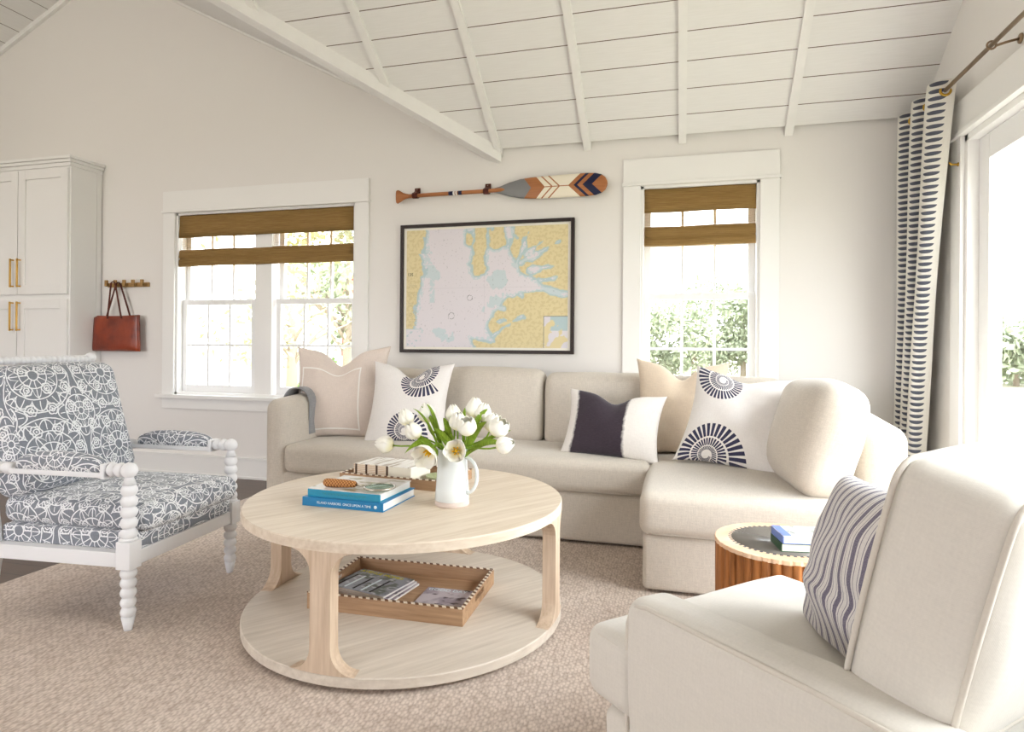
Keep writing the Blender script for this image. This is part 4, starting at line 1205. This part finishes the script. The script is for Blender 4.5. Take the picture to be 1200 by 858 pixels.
def tulips():
    top = .212
    # (x, y, z world of bloom base-centre), direction, open
    L = [(-1.010, 2.22, .765, (-.35, -.1, .9), 0, 'white tulip at the upper left of the bouquet', [(-.985, 2.20, .83, .006)]),
         (-1.055, 2.18, .690, (-1, -.1, .12), 0, 'pale yellow tulip drooping farthest left out of the pitcher', [(-1.00, 2.16, .665, .014)]),
         (-.955, 2.27, .770, (-.15, .1, 1), 0, 'small white tulip bud standing between two thin leaf tips on the left', [(-.953, 2.25, .845, .007), (-.975, 2.25, .835, .007)]),
         (-.950, 2.17, .725, (-.45, -.3, .8), .1, 'white tulip with creamy base low left of the pitcher mouth', [(-1.0, 2.19, .74, .012)]),
         (-.887, 2.13, .690, (-.1, -.85, -.45), .9, 'open tulip showing its yellow centre over the pitcher rim', []),
         (-.842, 2.26, .780, (-.1, 0, 1), 0, 'white tulip at the centre back of the bouquet', [(-.862, 2.2, .80, .012)]),
         (-.812, 2.22, .752, (.05, -.1, 1), .1, 'yellow tinged tulip just right of the bouquet centre', [(-.90, 2.2, .76, .014)]),
         (-.770, 2.28, .795, (.05, .1, 1), 0, 'tallest white tulip at the top of the bouquet', [(-.795, 2.25, .835, .008)]),
         (-.735, 2.27, .785, (.2, .1, 1), 0, 'white tulip just right of the tallest one', [(-.70, 2.24, .835, .012)]),
         (-.762, 2.18, .742, (.1, -.3, .9), .25, 'white tulip facing forward below the tallest pair', [(-.89, 2.24, .735, .013)]),
         (-.785, 2.14, .690, (.15, -.9, .15), .8, 'wide open white tulip above the pitcher rim at right', [(-.93, 2.24, .735, .013)]),
         (-.700, 2.26, .748, (.3, 0, 1), 0, 'white tulip left of the large right hand bloom', [(-.70, 2.22, .79, .014)]),
         (-.668, 2.20, .745, (.6, -.1, .8), .25, 'large white tulip spreading to the upper right', [(-.60, 2.2, .765, .009)]),
         (-.645, 2.17, .705, (.95, -.1, .35), 0, 'white tulip reaching farthest right beside the handle', [(-.60, 2.16, .71, .012)])]
    closed = bloom_mesh(0); 
    for i, (x, y, z, d, op, lab, leaves) in enumerate(L):
        e = empty('tulip', (PC[0], PC[1], TT + .03), 0, lab, 'flower', 'tulips in the white pitcher'); base = Vector((PC[0], PC[1], TT + .03))
        P = Vector((x, y, z)) - base; dd = Vector(d).normalized()
        b = bloom_mesh(op, 1.0 + .08 * ((i * 37) % 5 - 2) / 2); m = Matrix.Translation(P) @ align(dd) @ Matrix.Rotation(i * 1.3, 4, 'Z'); b.xf(m)
        bl = b.obj('bloom', M['petal'], e); s = bl.modifiers.new('s', 'SOLIDIFY'); s.thickness = .0012
        if op > .2:
            b = MB(); lathe(b, [(0, 0), (.006, .004), (.005, .02), (.0, .024)], 10, o=(0, 0, .006))
            for k in range(6): a = k * pi / 3; lathe(b, [(.0018, 0), (.003, .016), (.0, .022)], 6, (cos(a) * .4, sin(a) * .4, 1), (cos(a) * .007, sin(a) * .007, .006))
            b.xf(m); b.obj('flower_centre', M['stamen'], e)
        ang = atan2(P.y, P.x); r0 = .02; rim = Vector((cos(ang) * min(.043, hypot(P.x, P.y)), sin(ang) * min(.043, hypot(P.x, P.y)), .178))
        if hypot(P.x, P.y) < .03: rim = Vector((P.x * .5, P.y * .5, .178))
        st = Vector((cos(ang + 2.6) * r0, sin(ang + 2.6) * r0, 0.002)); c = P - dd * .06
        pts = []
        for k in range(15):
            t_ = k / 14
            if t_ < .5: q = st.lerp(rim, t_ * 2)
            else:
                u = (t_ - .5) * 2; q = rim * (1 - u) ** 3 + (rim + Vector((0, 0, .03))) * 3 * u * (1 - u) ** 2 + c * 3 * u * u * (1 - u) + P * u ** 3
            pts.append(q)
        b = MB(); tube(b, pts, .0032, 8); b.obj('stem', M['stem'], e)
        for (lx, ly, lz, lw) in leaves:
            tip = Vector((lx, ly, lz)) - base; b = MB()
            p0 = rim + Vector((0, 0, -.03)); mid = Vector((tip.x * .55 + rim.x * .3, tip.y * .55 + rim.y * .3, max(tip.z, .22) + (.035 if tip.z < .24 else -.02)))
            leafblade(b, p0, tip, mid, lw, rot=.3 * ((i % 3) - 1)); o = b.obj('leaf', M['leaf'], e); s = o.modifiers.new('s', 'SOLIDIFY'); s.thickness = .001
tulips()

# ------------------------------------------------------------------ side table
def side_table():
    cx, cy, r, zt_ = .325, 2.295, .218, .42
    e = empty('side_table', (cx, cy, RZ), 0, 'round carved walnut side table with grey inlaid top', 'side table')
    nf = 44; V = []; F = []; per = 6; N = nf * per; rn = random.Random(5); dep = [rn.uniform(.004, .011) for _ in range(nf)]
    zz = [0, .02, .1, .2, .3, zt_ - RZ - .03, zt_ - RZ - .012]
    for z in zz:
        for k in range(N):
            a = 2 * pi * k / N; fi, fr = divmod(k, per); c = abs(sin(pi * (fr / per)))
            rr = r - .010 + dep[fi] * c ** .5 - (.004 if fi % 5 == 2 else 0) + .002 * noise.noise(Vector((cos(a) * 6, sin(a) * 6, z * 9)))
            V.append((rr * cos(a), rr * sin(a), z))
    for j in range(len(zz) - 1):
        for k in range(N): F.append((j * N + k, j * N + (k + 1) % N, (j + 1) * N + (k + 1) % N, (j + 1) * N + k))
    F.append(tuple(range(N - 1, -1, -1))); F.append(tuple((len(zz) - 1) * N + k for k in range(N)))
    MB().add(V, F).obj('fluted_base', M['bark'], e)
    h = zt_ - RZ; b = MB(); ro = []; V = []; F = []
    n = 176
    rad = lambda k: r - .001 - .003 * (abs(sin(pi * k / 4)) < .3)
    for (z, off) in ((h - .014, 0), (h - .001, 0), (h, .002)):
        for k in range(n): a = 2 * pi * k / n; q = rad(k) - off; V.append((q * cos(a), q * sin(a), z))
    for k in range(n): a = 2 * pi * k / n; V.append((.172 * cos(a), .172 * sin(a), h))
    for j in range(3):
        for k in range(n): F.append((j * n + k, j * n + (k + 1) % n, (j + 1) * n + (k + 1) % n, (j + 1) * n + k))
    F.append(tuple(range(n - 1, -1, -1)))
    MB().add(V, F).obj('rim', M['ringwood'], e)
    b = MB(); V = []; F = []; U = []
    for q in (.172, .162):
        for k in range(97): a = 2 * pi * k / 96; V.append((q * cos(a), q * sin(a), h + .0002))
    for k in range(96): F.append((k, k + 1, 97 + k + 1, 97 + k)); U.append([(k / 96, 0), ((k + 1) / 96, 0), ((k + 1) / 96, 1), (k / 96, 1)])
    b.add(V, F, U); b.obj('stitched_inlay', M['stitch'], e)
    b = MB(); lathe(b, [(.162, h - .005), (.162, h + .0006)], 96); b.obj('inlay_panel', M['slate'], e)
    # two books
    g1 = book('book', .118, .182, .026, 'green_cover', (.385, 2.235, zt_ + .0008), -79, 'dark green bound book lying under the periwinkle one on the side table', coverm='green_cover', hard=.002, paper='ivory')
    for ch in (g1,): ch.scale = (1.0, 1.0, 1.0)
    g2 = book('book', .118, .178, .026, 'peri', (.386, 2.236, zt_ + .0268), -77, 'periwinkle spined book with pale illustrated cover on top of the side table', coverm='cover_map', hard=.002, paper='ivory')
    for g, lab in ((g1, 0), (g2, 1)):
        g.rotation_euler = (0, 0, R(-82 + 2 * lab))
        for ch in g.children: pass
    b = MB().box(-.059, .059, -.0885, -.062, .0262, .0266); b.obj('cover_band', M['peri'], g2)
side_table()

# ------------------------------------------------------------------ spool armchair
def beads(b, p0, p1, n, r, taper=1.0, k=10):
    p0, p1 = Vector(p0), Vector(p1); L = (p1 - p0).length; pr = []
    for i in range(n):
        s = 1 - (1 - taper) * i / max(1, n - 1)
        for q in range(k + (1 if i == n - 1 else 0)):
            t_ = q / k; pr.append((r * s * (.62 + .38 * sin(pi * t_) ** .6), (i + t_) * L / n))
    lathe(b, pr, 18, (p1 - p0), p0)
def spool_chair():
    e = empty('spool_armchair', (-1.995, 2.175, RZ), 4.8, 'white bobbin turned armchair covered in blue grey lattice fabric', 'armchair')
    fr = empty('x'); bpy.data.objects.remove(fr)
    P = M['spoolpaint']; Y = .302
    # front posts
    for s in (-1, 1):
        y = s * Y
        b = MB().box(-.03, .03, y - .03, y + .03, .228, .330)
        lathe(b, [(.030, .0), (.031, .004), (.028, .012)], 16, o=(0, y, .33)); b.obj('corner_block', P, e, bevel=.003)
        b = MB(); beads(b, (0, y, .335), (0, y, .535), 5, .030, .96); lathe(b, [(.024, .535), (.014, .565), (.012, .572)], 16, o=(0, y, 0))
        pr = [(.029 * sin(pi * k / 12), .588 - .029 * cos(pi * k / 12)) for k in range(13)]; lathe(b, pr, 18, o=(0, y, 0)); b.obj('front_post', P, e)
        b = MB(); beads(b, (0, y, .228), (0, y, .050), 5, .029, .92); lathe(b, [(.014, 0), (.016, .012), (.024, .05)], 16, o=(0, y, 0)); b.obj('leg', P, e)
        # back leg
        b = MB(); tube(b, [(-.60, y * .96, .24), (-.62, y * .96, .12), (-.66, y * .96, 0)], [.024, .022, .017], 12); b.obj('leg', P, e)
        # arm: turned tip, rail, pad, turned back end
        b = MB(); beads(b, (-.020, y, .588), (-.086, y, .588), 2, .027, .96); b.obj('arm_spindle', P, e)
        b = MB().box(-.50, -.085, y - .028, y + .028, .560, .580); b.box(-.100, -.085, y - .030, y + .030, .556, .612); b.obj('arm_rail', P, e, bevel=.003)
        b = MB(); beads(b, (-.50, y, .575), (-.655, y, .575), 3, .024, 1); b.obj('arm_spindle', P, e)
        b = MB(); softbox(b, .375, .056, .060, .018, (-.290, y, .606), 12, (0, .006, .012), .001, 3)
        for i, v in enumerate(b.v):
            t_ = (v[0] + .29) / .188; b.v[i] = (v[0], v[1], v[2] - (.022 * abs(t_) ** 4 if v[2] > .6 else 0))
        b.obj('arm_pad', M['suzani'], e)
        # back post
        b = MB(); tube(b, [(-.59, y * .97, .24), (-.64, y * .97, .55), (-.745, y * .97, .955)], [.024, .022, .020], 12)
        lathe(b, [(.024 * sin(pi * k / 10), .985 - .024 * cos(pi * k / 10)) for k in range(11)], 14, o=(-.75, y * .97, 0)); b.obj('back_post', P, e)
    # rails
    for (x0, x1, y0, y1, nm) in ((-.022, .022, -Y + .03, Y - .03, 'seat_rail'), (-.62, -.58, -Y + .03, Y - .03, 'seat_rail'), (-.60, -.03, -Y - .022, -Y + .022, 'seat_rail'), (-.60, -.03, Y - .022, Y + .022, 'seat_rail')):
        MB().box(x0, x1, y0, y1, .234, .288).obj(nm, P, e, bevel=.003)
    b = MB(); beads(b, (-.75, -Y * .97 , .980), (-.75, Y * .97, .980), 24, .018, 1, 8); b.obj('top_rail', P, e)
    b = MB(); 
    for k in range(5):
        y = -.2 + k * .1; tube(b, [(-.60, y, .27), (-.66, y, .6), (-.748, y, .97)], .008, 8)
    b.obj('back_spindle', P, e)
    b = MB(); softbox(b, .60, .565, .070, .014, (-.285, 0, .318), 10, (0, 0, .004), .0, 1, uvo=(.05, .1)); b.obj('seat_deck', M['suzani'], e)
    b = MB(); softbox(b, .66, .548, .105, .040, (-.278 + .01, 0, .404), 18, (.012, .006, .024), .003, 2, uvo=(.08, .17)); 
    def sh(v): return v
    b.obj('seat_cushion', M['suzani'], e)
    # ears of the T-cushion in front of the posts
    b = MB(); softbox(b, .57, .17, .52, .055, (0, 0, .26), 16, (.0, .03, .012), .006, 6, uvo=(.0, .05))
    o = b.obj('back_cushion', M['suzani'], e); o.matrix_basis = Matrix.Translation((-.535, 0, .452)) @ Matrix.Rotation(R(90), 4, 'Z') @ Matrix.Rotation(R(-16), 4, 'X')
spool_chair()

# ------------------------------------------------------------------ slipcovered armchair (near, right)
def slip_chair():
    # local: x = chair's right (NE), y = facing (NW)
    ang = 45.0
    uc = 1.225; vF = 1.06      # centre across, front of arm
    a = R(ang); rx = Vector((cos(a), sin(a), 0)); fy = Vector((-sin(a), cos(a), 0))
    org = rx * uc + fy * .62
    e = empty('slipcovered_armchair', (org.x, org.y, RZ), ang, 'cream slipcovered armchair with piped seams in the right foreground', 'armchair')
    # world v=.62 -> local y=0
    L = lambda u, v: (u - uc, v - .62)
    A = M['linen_arm']; hw = .345
    def SB(name, x0, x1, y0, y1, z0, z1, r, crown=(0, 0, 0), wr=.003, n=12, seed=0, shape=None, mat=A):
        b = MB(); softbox(b, x1 - x0, y1 - y0, z1 - z0, r, (0, 0, 0), n, crown, wr, seed, shape=shape)
        return b.obj(name, mat, e, loc=((x0 + x1) / 2, (y0 + y1) / 2, (z0 + z1) / 2 - RZ))
    yF = 1.055 - .62; yB = .14 - .62
    SB('skirted_base', -hw + .01, hw - .01, yB + .02, yF + .085, .013, .265, .03, n=14, wr=.006, seed=1)
    def armsh(q, un):
        # top falls very gently to the back, front edge softly rounded
        z = q.z
        if un[2] > 0: z += .012 * (1 - abs(un[1])) 
        return (q.x, q.y, z)
    for s in (-1, 1):
        x0, x1 = (-hw, -hw + .125) if s < 0 else (hw - .125, hw)
        o = SB('arm', x0, x1, yB, yF - (.10 if s > 0 else 0), .02, .538, .040, (.006, .0, .004), .008, 16, 2 + s, armsh)
        b = MB(); pts = []
        xo = -hw + .012 if s < 0 else hw - .012
        for k in range(30):
            t_ = k / 29; y = yF - .035 - (yF - .035 - yB - .05) * t_; pts.append((xo, y, .530 - RZ + .010 * (1 - abs(2 * t_ - 1))))
        fr_ = [(xo, yF - .004, .05), (xo, yF - .004, .25), (xo, yF - .004, .44), (xo, yF - .006, .478), (xo, yF - .016, .506), (xo, yF - .032, .522)]
        fr_ = [(p[0], p[1], p[2] - RZ) for p in fr_]
        tube(b, fr_ + pts[1:], .0052, 8); b.obj('piping', M['piping_cream'], e)
    # seat cushion, T shaped
    b = MB(); softbox(b, .47, .60, .16, .035, (0, 0, 0), 14, (.0, .0, .03), .004, 5)
    o = None
    V = []
    def tshape(q, un):
        y = q.y; fr = max(0, min(1, (y - (.34 - .155)) / .02)); w = .220 + fr * .125
        return (q.x / .345 * w, q.y, q.z)
    def addT(z0, z1):
        b = MB(); ys = yF + .165 - (-.34)
        softbox(b, .69, .68, z1 - z0, .035, (0, 0, 0), 26, (.0, .008, .028), .003, 5, shape=lambda q, un: ((q.x / .345) * (.222 + .123 * max(0, min(1, (q.y - .155) / .03))), q.y, q.z))
        return b.obj('seat_cushion', A, e, loc=(0, yF + .135 - .34, (z0 + z1) / 2 - RZ))
    addT(.272, .432)
    yf = yF + .135; c = .012
    for zz in (.416, .290):
        b = MB(); pts = [(-.335, yF + .02, zz), (-.336, yf - .045, zz), (-.325, yf - .018, zz), (-.30, yf - .008, zz)] + [(-.28 + .56 * k / 8, yf - .004, zz) for k in range(9)] + [(.30, yf - .008, zz), (.325, yf - .018, zz), (.336, yf - .045, zz), (.335, yF + .02, zz)]
        tube(b, [(p[0], p[1], p[2] - RZ) for p in pts], .0048, 8); b.obj('piping', M['piping_cream'], e)
    # back frame
    o = SB('back_frame', -hw, hw, yB - .10, yB + .07, .06, .72, .05, (0, .01, .01), .004, 14, 7); o.rotation_euler = (R(9), 0, 0); o.location.y -= .01
    # back cushion: boxed with welts
    W_, D_, H_ = .50, .180, .395
    m = Matrix.Translation((0.0, .545 - .62 , .505 - RZ)) @ Matrix.Rotation(R(13), 4, 'X')
    b = MB(); softbox(b, W_, D_, H_, .038, (0, 0, H_ / 2), 14, (.012, .040, .014), .007, 8)
    o = b.obj('back_cushion', A, e); o.matrix_basis = m
    for yy in (-D_ / 2 + .012, D_ / 2 - .012):
        b = MB(); w2, h2 = W_ / 2 - .006, H_ - .006; r_ = .035; pts = []
        for (cx, cz, a0) in ((w2 - r_, h2 - r_, 0), (-w2 + r_, h2 - r_, 90), (-w2 + r_, .006 + r_, 180), (w2 - r_, .006 + r_, 270)):
            for k in range(6): a = R(a0 + 18 * k); pts.append((cx + r_ * cos(a), yy, cz + r_ * sin(a)))
        full = []
        for i in range(len(pts)):
            p, q = Vector(pts[i]), Vector(pts[(i + 1) % len(pts)]); nseg = max(1, int((q - p).length / .03))
            for k in range(nseg):
                c_ = p.lerp(q, k / nseg); ux = c_.x / (W_ / 2); uz = (c_.z - H_ / 2) / (H_ / 2)
                c_.x += .010 * ux * max(0, 1 - uz * uz); c_.z += .010 * uz * max(0, 1 - ux * ux); full.append(c_)
        tube(b, full, .0048, 8, True); o2 = b.obj('piping', M['piping_cream'], o)
    return e, rx, fy, org
se, rx, fy, org = slip_chair()
# striped pillow on that chair, facing NW
def striped():
    b = MB(); pillow(b, .44, .36, .20, n=44, ear=.05, chop=0.0, seed=11, wr=.010, flat=.36, side=lambda x, y, z, u, v: (x, y + .012 * sin(y * 60) * (1 - abs(u)) * (1 if y < -.06 else 0), z + .012 * sin(y * 62 + x * 7) * max(0, min(1, (-.01 - y) / .08)) * (1 - u * u) * (1 if z > 0 else 0)))
    o = b.obj('striped_pillow', M['ticking'])
    f = Vector((-1.0, -.16, 0)).normalized(); L_ = R(15); up = Vector((0, 0, 1)) * cos(L_) - f * sin(L_); nr = f * cos(L_) + Vector((0, 0, 1)) * sin(L_); rt = up.cross(nr)
    m = Matrix((rt, up, nr)).transposed().to_4x4(); m.translation = Vector((.335, 1.40, .440)); o.matrix_world = m @ Matrix.Rotation(R(4), 4, 'Z')
    tag(o, 'white pillow with navy ticking stripes on the slipcovered armchair', 'throw pillow')
striped()

# ------------------------------------------------------------------ outdoors
GZ = -.45
b = MB().box(-120, 120, YB + .4, 160, GZ - .1, GZ); b.box(XR + .4, 120, -60, YB + .4, GZ - .1, GZ); b.box(-120, XR + .4, -60, YN - .5, GZ - .1, GZ)
o = b.obj('lawn', M['lawn']); o['kind'] = 'structure'
def tree(loc, h, r, nl, mat, label, name='garden_tree', trunk=True, seed=0, leaf=.16, cat='tree', group=None, branches=0, squash=1.0, crownz=.6):
    rn = random.Random(seed); e = empty(name, (loc[0], loc[1], GZ), 0, label, cat, group)
    if trunk:
        b = MB(); tube(b, [(0, 0, 0), (.05 * h * .1, 0, h * .3), (0, .03, h * .6)], [h * .028, h * .02, h * .01], 10)
        for k in range(branches):
            a = rn.uniform(0, 2 * pi); z0 = h * rn.uniform(.18, .45); q = r * rn.uniform(.6, 1.0); pts = []
            for s in range(7): t_ = s / 6; pts.append((q * t_ * cos(a + t_ * .5), q * t_ * sin(a + t_ * .5), z0 + h * .22 * t_ + .1 * sin(5 * t_ + k)))
            tube(b, pts, [h * .010 * (1 - .8 * s / 6) for s in range(7)], 6)
        b.obj('trunk', M['trunk'], e)
    V = []; F = []; cl = [(rn.gauss(0, .45) * r, rn.gauss(0, .45) * r, h * crownz + rn.uniform(-.36, .36) * h * squash) for _ in range(max(6, int(14)))]
    for k in range(nl):
        c = rn.choice(cl); d = Vector((rn.gauss(0, 1), rn.gauss(0, 1), rn.gauss(0, 1))).normalized() * r * .42 * rn.uniform(.5, 1)
        p = Vector(c) + d
        if p.z < .1: p.z = .1 + rn.random() * .5
        a = Vector((rn.gauss(0, 1), rn.gauss(0, 1), rn.gauss(0, 1))).normalized(); bb = a.orthogonal().normalized() * leaf * rn.uniform(.5, 1); a = a * leaf * rn.uniform(.6, 1.2)
        i = len(V); V += [p - a, p + bb * .6, p + a, p - bb * .6]; F.append((i, i + 1, i + 2, i + 3))
    MB().add(V, F).obj('crown', M[mat], e); return e
rn = random.Random(2)
for i, (x, y, h, r) in enumerate(((-3.6, 27, 4.4, 1.9), (-1.6, 28, 4.9, 2.0), (.4, 27, 4.3, 1.9), (2.4, 28, 4.8, 2.0), (4.4, 27, 4.5, 2.0))):
    tree((x, y), h, r, 5200, 'leaves_a', 'grey green tree in the far row, %s of five outside the narrow window' % ['leftmost', 'second from left', 'middle', 'second from right', 'rightmost'][i], seed=10 + i, leaf=.12, group='tree row across the lawn', crownz=.5)
tree((-8.6, 12.5), 5.2, 1.9, 1500, 'leaves_b', 'sparse yellow green tree with bare branches outside the left panes of the double window', seed=31, leaf=.10, branches=9, crownz=.62)
tree((-8.9, 15.5), 6.4, 1.9, 2300, 'leaves_a', 'leafy green tree outside the right panes of the double window', seed=33, leaf=.13, branches=7, crownz=.62)
tree((-9.6, 15.2), 1.35, .55, 1100, 'leaves_c', 'round bright green shrub before the white fence', 'garden_shrub', False, 40, .07, 'shrub', crownz=.45)
for i, x in enumerate((-7.05, -5.85)):
    tree((x, 13.2), 1.05 - .2 * i, .22, 500, 'leaves_c', 'small pointed evergreen %s outside the double window' % ('on the left' if i == 0 else 'nearest the casing'), 'young_evergreen', False, 50 + i, .05, 'shrub', 'young evergreens by the fence', crownz=.45)
for i, (x, y, h) in enumerate(((13, 30, 3.9), (17, 31, 4.6), (21.5, 29, 4.2))):
    tree((x, y), h, 2.4, 2000, 'leaves_a', 'distant pale tree seen through the sliding door, %s' % ['left of the three', 'middle of the three', 'right of the three'][i], seed=60 + i, leaf=.24, group='distant trees beyond the door', crownz=.5)
# white fence
e = empty('picket_fence', (-9.5, 17.2, GZ), 0, 'low white fence crossing the yard outside the double window', 'fence')
b = MB()
for k in range(43): b.box(-9 + k * .32, -9 + k * .32 + .27, -.02, .02, .05, 1.15)
b.obj('picket_panel', M['siding'], e)
b = MB().box(-9, 4.7, -.05, .0, .25, .34); b.box(-9, 4.7, -.05, 0, .9, .99); b.obj('fence_rail', M['siding'], e)
# brick house with roof, beyond
e = empty('brick_house', (-16.4, 30, GZ), 0, 'red brick house partly visible at the right edge of the double window', 'house')
MB().box(-1.2, 6.5, 0, 6, 0, 5.2).obj('house_wall', M['brickred'], e)
b = MB(); prism(b, [(-.6, 5.2), (6.6, 5.2), (3, 7.6)], -1.7, 7.0, Matrix(((0, 0, 1, 0), (1, 0, 0, 0), (0, 1, 0, 0), (0, 0, 0, 1)))); b.obj('roof', M['roofing'], e)
for x in (.6, 3.2): MB().box(x, x + 1.0, -.05, .02, 1.2, 2.8).obj('house_window', M['siding'], e)
b = MB().box(-34, -8, 24, 29, GZ, GZ + .75); o = b.obj('dry_hedge', M['tanfield']); tag(o, 'long tan hedge behind the white fence in the yard', 'hedge')

# ------------------------------------------------------------------ light
w = bpy.data.worlds.new('sky'); S.world = w; w.use_nodes = True; nt = w.node_tree
bg = nt.nodes['Background']; tc = nt.nodes.new('ShaderNodeTexCoord'); sx = nt.nodes.new('ShaderNodeSeparateXYZ'); nt.links.new(tc.outputs['Generated'], sx.inputs[0])
cr = nt.nodes.new('ShaderNodeValToRGB'); nt.links.new(sx.outputs[2], cr.inputs[0])
cr.color_ramp.elements[0].position = 0.0; cr.color_ramp.elements[0].color = (.985, .97, .985, 1); cr.color_ramp.elements[1].position = .7; cr.color_ramp.elements[1].color = (.88, .91, 1.0, 1)
nt.links.new(cr.outputs[0], bg.inputs[0]); bg.inputs[1].default_value = 1.0
def portal(loc, rot, sx_, sy_):
    l = bpy.data.lights.new('window_portal', 'AREA'); l.shape = 'RECTANGLE'; l.size = sx_; l.size_y = sy_; l.cycles.is_portal = True
    o = bpy.data.objects.new('window_portal', l); C.objects.link(o); o.location = loc; o.rotation_euler = rot
portal(((W1[0] + W1[1]) / 2, YB + TH + .03, 1.39), (R(-90), 0, 0), 1.64, 1.5)
portal(((W2[0] + W2[1]) / 2, YB + TH + .03, 1.39), (R(-90), 0, 0), .74, 1.5)
portal((XR + TH + .03, 1.89, 1.07), (0, R(90), 0), 2.15, 3.5)
portal((-4.4, YN - TH - .03, 1.45), (R(90), 0, 0), 4.0, 1.9)  # covers the invented fill-light opening behind the camera
S.view_settings.view_transform = 'Standard'; S.view_settings.look = 'None'; S.view_settings.gamma = 1; S.view_settings.use_curve_mapping = False
sn = bpy.data.lights.new('sun', 'SUN'); sn.energy = .40; sn.angle = R(35); sn.color = (1, .99, .97)
so = bpy.data.objects.new('sun', sn); C.objects.link(so); so.location = (6, 2, 6)
so.rotation_euler = Vector((1.0, -.15, .72)).to_track_quat('Z', 'Y').to_euler()
for i, (x, y, z, p) in enumerate(((-5.0, .6, 3.4, 7.0),)):  # added warm fill out of view, brightens the left walls; no lamp stands there
    l = bpy.data.lights.new('warm_fill_light', 'POINT'); l.energy = p; l.color = (1, .90, .80); l.shadow_soft_size = .25
    o = bpy.data.objects.new('warm_fill_light', l); C.objects.link(o); o.location = (x, y, z)
S.view_settings.exposure = 3.18
